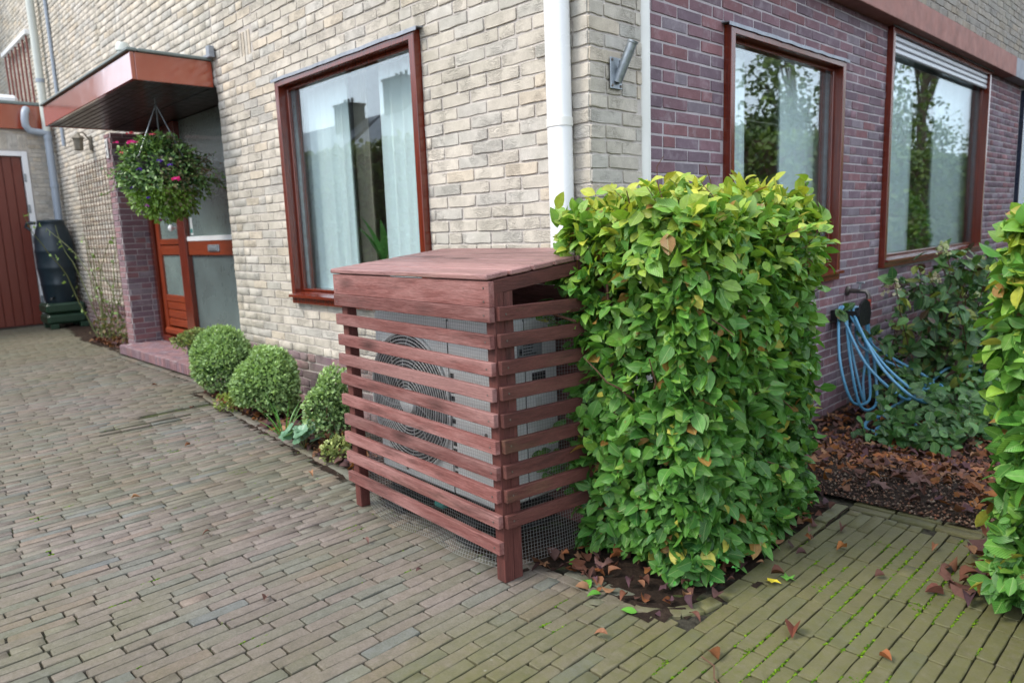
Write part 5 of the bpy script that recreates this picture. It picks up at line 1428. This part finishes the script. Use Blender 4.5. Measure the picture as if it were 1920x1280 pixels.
one_leaf(-.60, 2.42, .055, srgb(104, 66, 56), 'large dull brown leaf on the path against the second hedge', None)
one_leaf(-.44, 1.80, .06, srgb(150, 92, 44), 'orange-brown leaf at the lower corner of the path', None)
one_leaf(-2.55, .96, .03, srgb(196, 110, 60), 'orange curled leaf on the driveway near the left picture edge', None) if False else None
for x, y, s_, lab in ((-1.23, 1.52, .042, 'small curled brown leaf on the bricks in front of the hedge corner'), (-.72, 2.76, .04, 'brown leaf at the far end of the path beside the gravel'),
    (-.95, 2.55, .045, 'purple-brown leaf on the upper path close to the hedge'), (-1.03, 2.72, .05, 'dark brown leaf where hedge, path and gravel meet'), (-.80, 2.40, .035, 'pale brown leaf on the middle of the upper path'),
    (-1.06, 2.38, .04, 'brown leaf on the path just above the yellow leaf'), (-.63, 1.95, .036, 'tiny brown leaf on the mossy bricks near the second hedge'), (-1.12, 1.78, .045, 'brown leaf on the path edge just below the yellow leaf'),
    (-2.9, 1.02, .034, 'small brown leaf alone on the open driveway left of the housing'), (-3.6, .92, .04, 'orange-brown leaf on the driveway near the left picture edge'), (-4.3, 1.45, .035, 'small leaf on the driveway before the largest box bush'),
    (-5.25, 1.8, .04, 'brown leaf on the driveway below the farthest box bush'), (-6.4, 1.9, .04, 'brown leaf on the driveway in front of the doorstep'), (-2.35, 1.40, .036, 'brown leaf under the drooping wire mesh of the housing'),
    (-1.98, 1.38, .03, 'tiny brown leaf just left of the front post of the housing'), (-2.2, .92, .034, 'red-brown leaf on the bottom part of the driveway'), (-3.25, 1.66, .045, 'brown leaf on the bed border beside the housing')):
    one_leaf(x, y, s_, lum(r.choice(DRYC), 1.2), lab)
for x, y, lab in ((-1.50, 1.735, 'green leaf lying on dark soil left of the hedge tip'), (-1.40, 1.70, 'dull green leaf on the border bricks below the hedge'), (-1.25, 1.69, 'bright green leaf on the rounded soil edge in front of the hedge'), (-1.62, 1.79, 'green leaf on the litter between housing and hedge')):
    one_leaf(x, y, r.uniform(.045, .058), lum(srgb(86, 140, 52), r.uniform(.85, 1.15)), lab, flat=True)
for P, lab in (([(-.98, 1.62, .006), (-.93, 1.60, .010), (-.90, 1.55, .012), (-.86, 1.53, .008), (-.83, 1.48, .006)], 'thin dry twig lying across the mossy path bricks'), ([(-.5, 1.83, .006), (-.45, 1.79, .02), (-.42, 1.74, .008)], 'short pale twig at the lower corner of the path')):
    m = MB(); m.tube([Vector(p) for p in P], .0022, 5); setp(m.build('fallen_twig', M_TWIG), lab, 'twig')
# moss in the joints
def moss_mat():
    N = NT('moss_mat'); p = N.pos(); c = N.mix(1.0, N.col(), N.ramp(N.noise(p, 380, 4, .8), [(.3, .4), (.65, 1.25)]), 'MULTIPLY')
    return N.done(N.pbr(Base_Color=c, Roughness=.95, Normal=N.bump(N.noise(p, 420, 4, .8), 1.0, .004), Specular_IOR_Level=.1))
pc = Pieces(PEB, moss_mat(), None, True)
def moss(x, y, n, sp, c, sc_=1.0):
    for _ in range(n):
        a = r.uniform(0, 6.28); q = r.uniform(.006, .013)*sc_; M = np.eye(4); M[:3, :3] = np.array([[math.cos(a), -math.sin(a), 0], [math.sin(a), math.cos(a), 0], [0, 0, .55]])*q
        M[:3, 3] = (x+r.gauss(0, sp), y+r.gauss(0, sp*1.3), -.0015+r.uniform(-.001, .001)); pc.add(r.randrange(8), M, lum(c, r.uniform(.7, 1.25)), 0)
def mossf(x, y): return .5+.28*math.sin(x*5.3+y*3.1+1)*math.cos(y*4.7-x*6)+.18*math.sin(y*13+x*17)+.12*math.sin(y*31-x*23)
MC = (srgb(92, 128, 22), srgb(72, 106, 26), srgb(112, 146, 30))
for ri, (x, wd) in enumerate(rows):
    if x < -4.5: continue
    xx = x+wd/2; dens = .40*sstep((x+1.45)/.7)
    y = .5
    while y < 2.9:
        y += .006
        if not paved(xx, y): continue
        if mossf(xx, y) > .94-dens and r.random() < .8: moss(xx, y, 2, .0022, r.choice(MC))
for _ in range(34):
    x, y = -1.15+r.random()*.95, 1.3+r.random()*1.4
    if paved(x, y) and mossf(x, y) > .5: moss(x, y, 22, .011, srgb(84, 112, 28))
for _ in range(150):
    x, y = -2.0-r.random()*3.5, .6+r.random()*1.3
    if paved(x, y): moss(x, y, 3, .003, srgb(112, 138, 44), .7)
setp(pc.finish(None, 'tuft', 'moss', 0), 'bright green moss growing in the brick joints', 'moss', None, 'stuff')

# curtains and plants behind the glass
def curtain(nm, lab, fr, u0, u1, z0, z1, mat, folds, amp=.022, off=-.17):
    o, X, Nn, Z = [np.array(a, float) for a in fr]; n = folds*10; V = []
    for i in range(n+1):
        t_ = i/n; u = u0+(u1-u0)*t_
        for z, k in ((z1, .6), ((z0+z1)/2, 1.0), (z0, 1.15)):
            ph = t_*folds*2*math.pi+.8*math.sin(t_*9+u0*3)
            V.append(o+X*(u+.006*math.sin(ph*2))+Nn*(off+amp*k*math.sin(ph)+.3*amp*math.sin(ph*.37+1))+Z*z)
    m = MB(); m.add(V, [(3*i+k, 3*i+3+k, 3*i+4+k, 3*i+1+k) for i in range(n) for k in (0, 1)])
    return setp(m.build(nm, mat, None, True), lab, 'curtain')
curtain('sheer_curtain', 'pale sheer curtain at the far side of the front window beside the beige drape', FRF, -4.90, -4.16, .7, 2.35, M_CURT, 9)
curtain('sheer_curtain', 'pale sheer curtain at the front window side nearest the downpipe', FRF, -3.78, -3.10, .7, 2.35, M_CURT, 7)
curtain('heavy_curtain', 'narrow beige drape between the sheer curtain and the dark gap in the front window', FRF, -4.20, -4.05, .7, 2.35, M_BEIGE, 2, .02, -.24)
curtain('sheer_curtain', 'sheer curtain at the corner side of the first purple-wall window', FRP, 3.66, 4.20, .7, 2.35, M_CURT, 6)
curtain('sheer_curtain', 'sheer curtain at the far side of the first purple-wall window', FRP, 4.66, 5.55, .7, 2.35, M_CURT, 9)
curtain('sheer_curtain', 'sheer curtain at the near side of the large shuttered window', FRP, 6.1, 7.25, .7, 2.7, M_CURT, 10)
curtain('sheer_curtain', 'sheer curtain at the far side of the large shuttered window', FRP, 7.95, 9.75, .7, 2.7, M_CURT, 15)
o = thing('house_plant', (-3.9, 2.66, .85), 'broad-leaved green house plant standing inside the front window', 'house plant')
m = MB(); m.box(-4.7, -3.2, Y0+.12, Y0+.34, .78, .82); m.build('window_board', M_PAINTW, house)
m = MB(); m.lathe([(.06, 0), (.08, .14), (.07, .14), (0, .12)], (-3.92, 2.66, .82), 16); autosmooth(m.build('pot', M_POT, o))
for i in range(11):
    m = MB(); a = i*.6; strap_leaf(m, (-3.92, 2.66, .95), (math.cos(a)*.5, math.sin(a)*.35, 1), random.uniform(.25, .42), .06, .8); m.build('leaf', M_SLEAF, o, True, lum(srgb(70, 130, 60) if i else srgb(214, 204, 150), random.uniform(.8, 1.2)), [(.5, .5)]*len(m.V))
o = thing('house_plant', (-2.42, 4.45, .8), 'spiky narrow-leaved house plant inside the first purple-wall window', 'house plant')
m = MB(); m.box(XP-.34, XP-.12, 3.7, 5.2, .78, .82); m.build('window_board', M_PAINTW, house)
m = MB(); m.lathe([(.07, 0), (.09, .15), (.08, .15), (0, .13)], (-2.36, 4.45, .82), 16); autosmooth(m.build('pot', M_POT, o))
m = MB(); m.tube([(-2.36, 4.45, .95), (-2.36, 4.46, 1.25)], .012, 8); m.build('stem', M_TWIG, o)
for i in range(46):
    m = MB(); a = random.uniform(0, 6.28); strap_leaf(m, (-2.36, 4.46, 1.05+random.random()*.25), (math.cos(a)*.6, math.sin(a)*.9, random.uniform(.3, 1.4)), random.uniform(.28, .5), .016, 1.0); m.build('leaf', M_SLEAF, o, True, lum(srgb(60, 104, 54), random.uniform(.7, 1.2)), [(.5, .5)]*len(m.V))
o = thing('house_plant', (-2.5, 7.5, .0), 'bushy bright green house plant in the gap of the large shuttered window', 'house plant')
bush(o, (-2.45, 7.6, .75), .22, .28, .7, 900, .07, (srgb(50, 96, 40), srgb(110, 160, 60)))
m = MB(); m.lathe([(.12, 0), (.15, .3), (.13, .3), (0, .28)], (-2.45, 7.6, .5), 16); autosmooth(m.build('pot', M_POT, o))

# ================================================================== WHAT THE WINDOWS MIRROR
def far_foliage(root, nm, gen, n, size, cols):
    pc = Pieces(BEECH[:5], M_LEAF, BEECH_UV[:5])
    for i in range(n):
        p, nn = gen(); pc.add(random.randrange(5), leaf_M(p, nn*.5+rvec(.7), nn+Vector((0, 0, .5))+rvec(.5), size*random.uniform(.6, 1.3)), lum(lerp(cols[0], cols[1], random.random()), random.uniform(.7, 1.2)), 0)
    return pc.finish(root, 'leaf', nm, 0)
def block_hedge(x0, x1, y0, y1, h, n, size, lab, cols, nface):
    o = thing('tall_hedge', ((x0+x1)/2, (y0+y1)/2, 0), lab, 'hedge')
    m = MB(); m.box(x0+.15, x1-.15, y0+.15, y1-.15, 0, h-.15); m.build('inner_growth', M_TWIG, o)
    def gen():
        k = random.random(); d = abs(random.gauss(0, .06))
        if k < .2: return Vector((random.uniform(x0, x1), random.uniform(y0, y1), h-d+random.gauss(0, .04))), Vector((0, 0, 1))
        z = random.uniform(.02, h)
        if nface == 'y': return Vector((random.uniform(x0, x1), y1-d+.04*math.sin(z*7), z)), Vector((0, 1, 0))
        return Vector((x0+d+.04*math.sin(z*7), random.uniform(y0, y1), z)), Vector((-1, 0, 0))
    far_foliage(o, 'foliage', gen, n, size, cols); return o
block_hedge(-17, -5.6, -3.4, -2.5, 2.8, 9000, .12, 'tall clipped hedge across the driveway, seen mirrored in the front window', (srgb(58, 74, 34), srgb(120, 128, 56)), 'y')
block_hedge(3.0, 3.9, 6.0, 34, 2.95, 12000, .16, 'long garden hedge seen mirrored in the purple-wall windows', (srgb(60, 92, 44), srgb(130, 150, 70)), 'x')
def far_tree(x, y, h, rad, lab, cols, n=2600, trunk=.22, z0=.35):
    o = thing('garden_tree', (x, y, 0), lab, 'tree')
    P = wander((x, y, 0), (random.uniform(-.05, .05), 0, 1), 8, h*.105, .05, .2); m = MB(); m.tube(P, np.linspace(trunk, trunk*.35, len(P)), 10); autosmooth(m.build('trunk', M_BARK, o))
    lob = []
    for i in range(16):
        a = random.uniform(0, 6.28); zz = random.uniform(z0, 1.0)*h; k = rad*math.sqrt(max(.1, 1-((zz/h-.65)/.5)**2))*random.uniform(.35, .85); c = Vector((x+k*math.cos(a), y+k*math.sin(a), zz)); lob.append((c, random.uniform(.3, .55)*rad))
        b = P[min(len(P)-1, max(2, int(zz/h*7)-1))]; m = MB(); m.tube([b, b.lerp(c, .5)+Vector((0, 0, .1)), c], [trunk*.3, trunk*.2, trunk*.08], 6); m.build('limb', M_BARK, o)
    def gen():
        c, s = random.choice(lob); d = rvec().normalized(); return c+d*s*random.random()**.35, d
    far_foliage(o, 'crown', gen, n, .24, cols); return o
TC = (srgb(62, 86, 44), srgb(128, 148, 74))
far_tree(8.5, 36.5, 13, 3.3, 'leafy tree mirrored at the upper part of the large side window', TC, 3200)
far_tree(8.2, 43.0, 14, 3.0, 'tall tree with a bare lower trunk mirrored in the large side window', TC, 2000, .32, .72)
far_tree(9, 29.0, 8.6, 2.2, 'bushy tree mirrored beside the curtain of the first purple-wall window', TC)
far_tree(8, 24.6, 5.0, 1.5, 'smaller dark conifer-like tree mirrored low in the first purple-wall window', (srgb(44, 64, 40), srgb(80, 100, 54)), 2200, .15, .15)
far_tree(13, 54, 8.0, 3.6, 'distant tree mirrored at the far edge of the large side window', TC)
def far_house(x, y, wx, dy, he, hr, lab, chim):
    o = thing('far_house', (x, y, 0), lab, 'house')
    m = MB(); m.box(x-wx, x+wx, y-dy, y+dy, 0, he); m.add([(x-wx, y-dy, he), (x-wx, y+dy, he), (x-wx, y, hr)], [(0, 1, 2)]); m.add([(x+wx, y-dy, he), (x+wx, y+dy, he), (x+wx, y, hr)], [(0, 1, 2)]); wl = m.build('wall', M_BACKB, o)
    wl.data.color_attributes['Col'].data.foreach_set('color', np.tile([.33, .30, .27, 1], (len(m.V), 1)).astype(np.float32).ravel())
    m = MB()
    for sg_ in (-1, 1):
        a = [(x-wx-.3, y+sg_*(dy+.4), he-.25), (x+wx+.3, y+sg_*(dy+.4), he-.25), (x+wx+.3, y, hr+.05), (x-wx-.3, y, hr+.05)]; b = [(p[0], p[1], p[2]+.12) for p in a]
        m.add(a+b, [(0, 1, 2, 3), (4, 7, 6, 5), (0, 4, 5, 1), (1, 5, 6, 2), (2, 6, 7, 3), (3, 7, 4, 0)])
    rf = m.build('roof', M_TILE, o)
    for cx, cy_, cw, cz in chim:
        m = MB(); m.box(cx-cw, cx+cw, cy_-cw*.7, cy_+cw*.7, he, cz, .0); m.box(cx-cw-.06, cx+cw+.06, cy_-cw*.7-.06, cy_+cw*.7+.06, cz-.001, cz+.1, .01); m.build('chimney', M_POT, rf)
        for k in (-.5, 0, .5):
            m = MB(); m.tube([(cx+cw*k, cy_, cz+.1), (cx+cw*k, cy_, cz+.38)], .07, 8); m.build('chimney_pot', M_POT, rf)
far_house(-23.8, -16, 4.6, 3.6, 4.4, 7.4, 'house with a pale shining roof and chimney mirrored in the front window', [(-27.6, -15.2, .75, 7.95)])
far_house(-36.5, -16.5, 4.8, 3.4, 4.4, 6.9, 'farther house with a broad chimney mirrored at the left of the front window', [(-33.4, -16, .7, 7.7)])
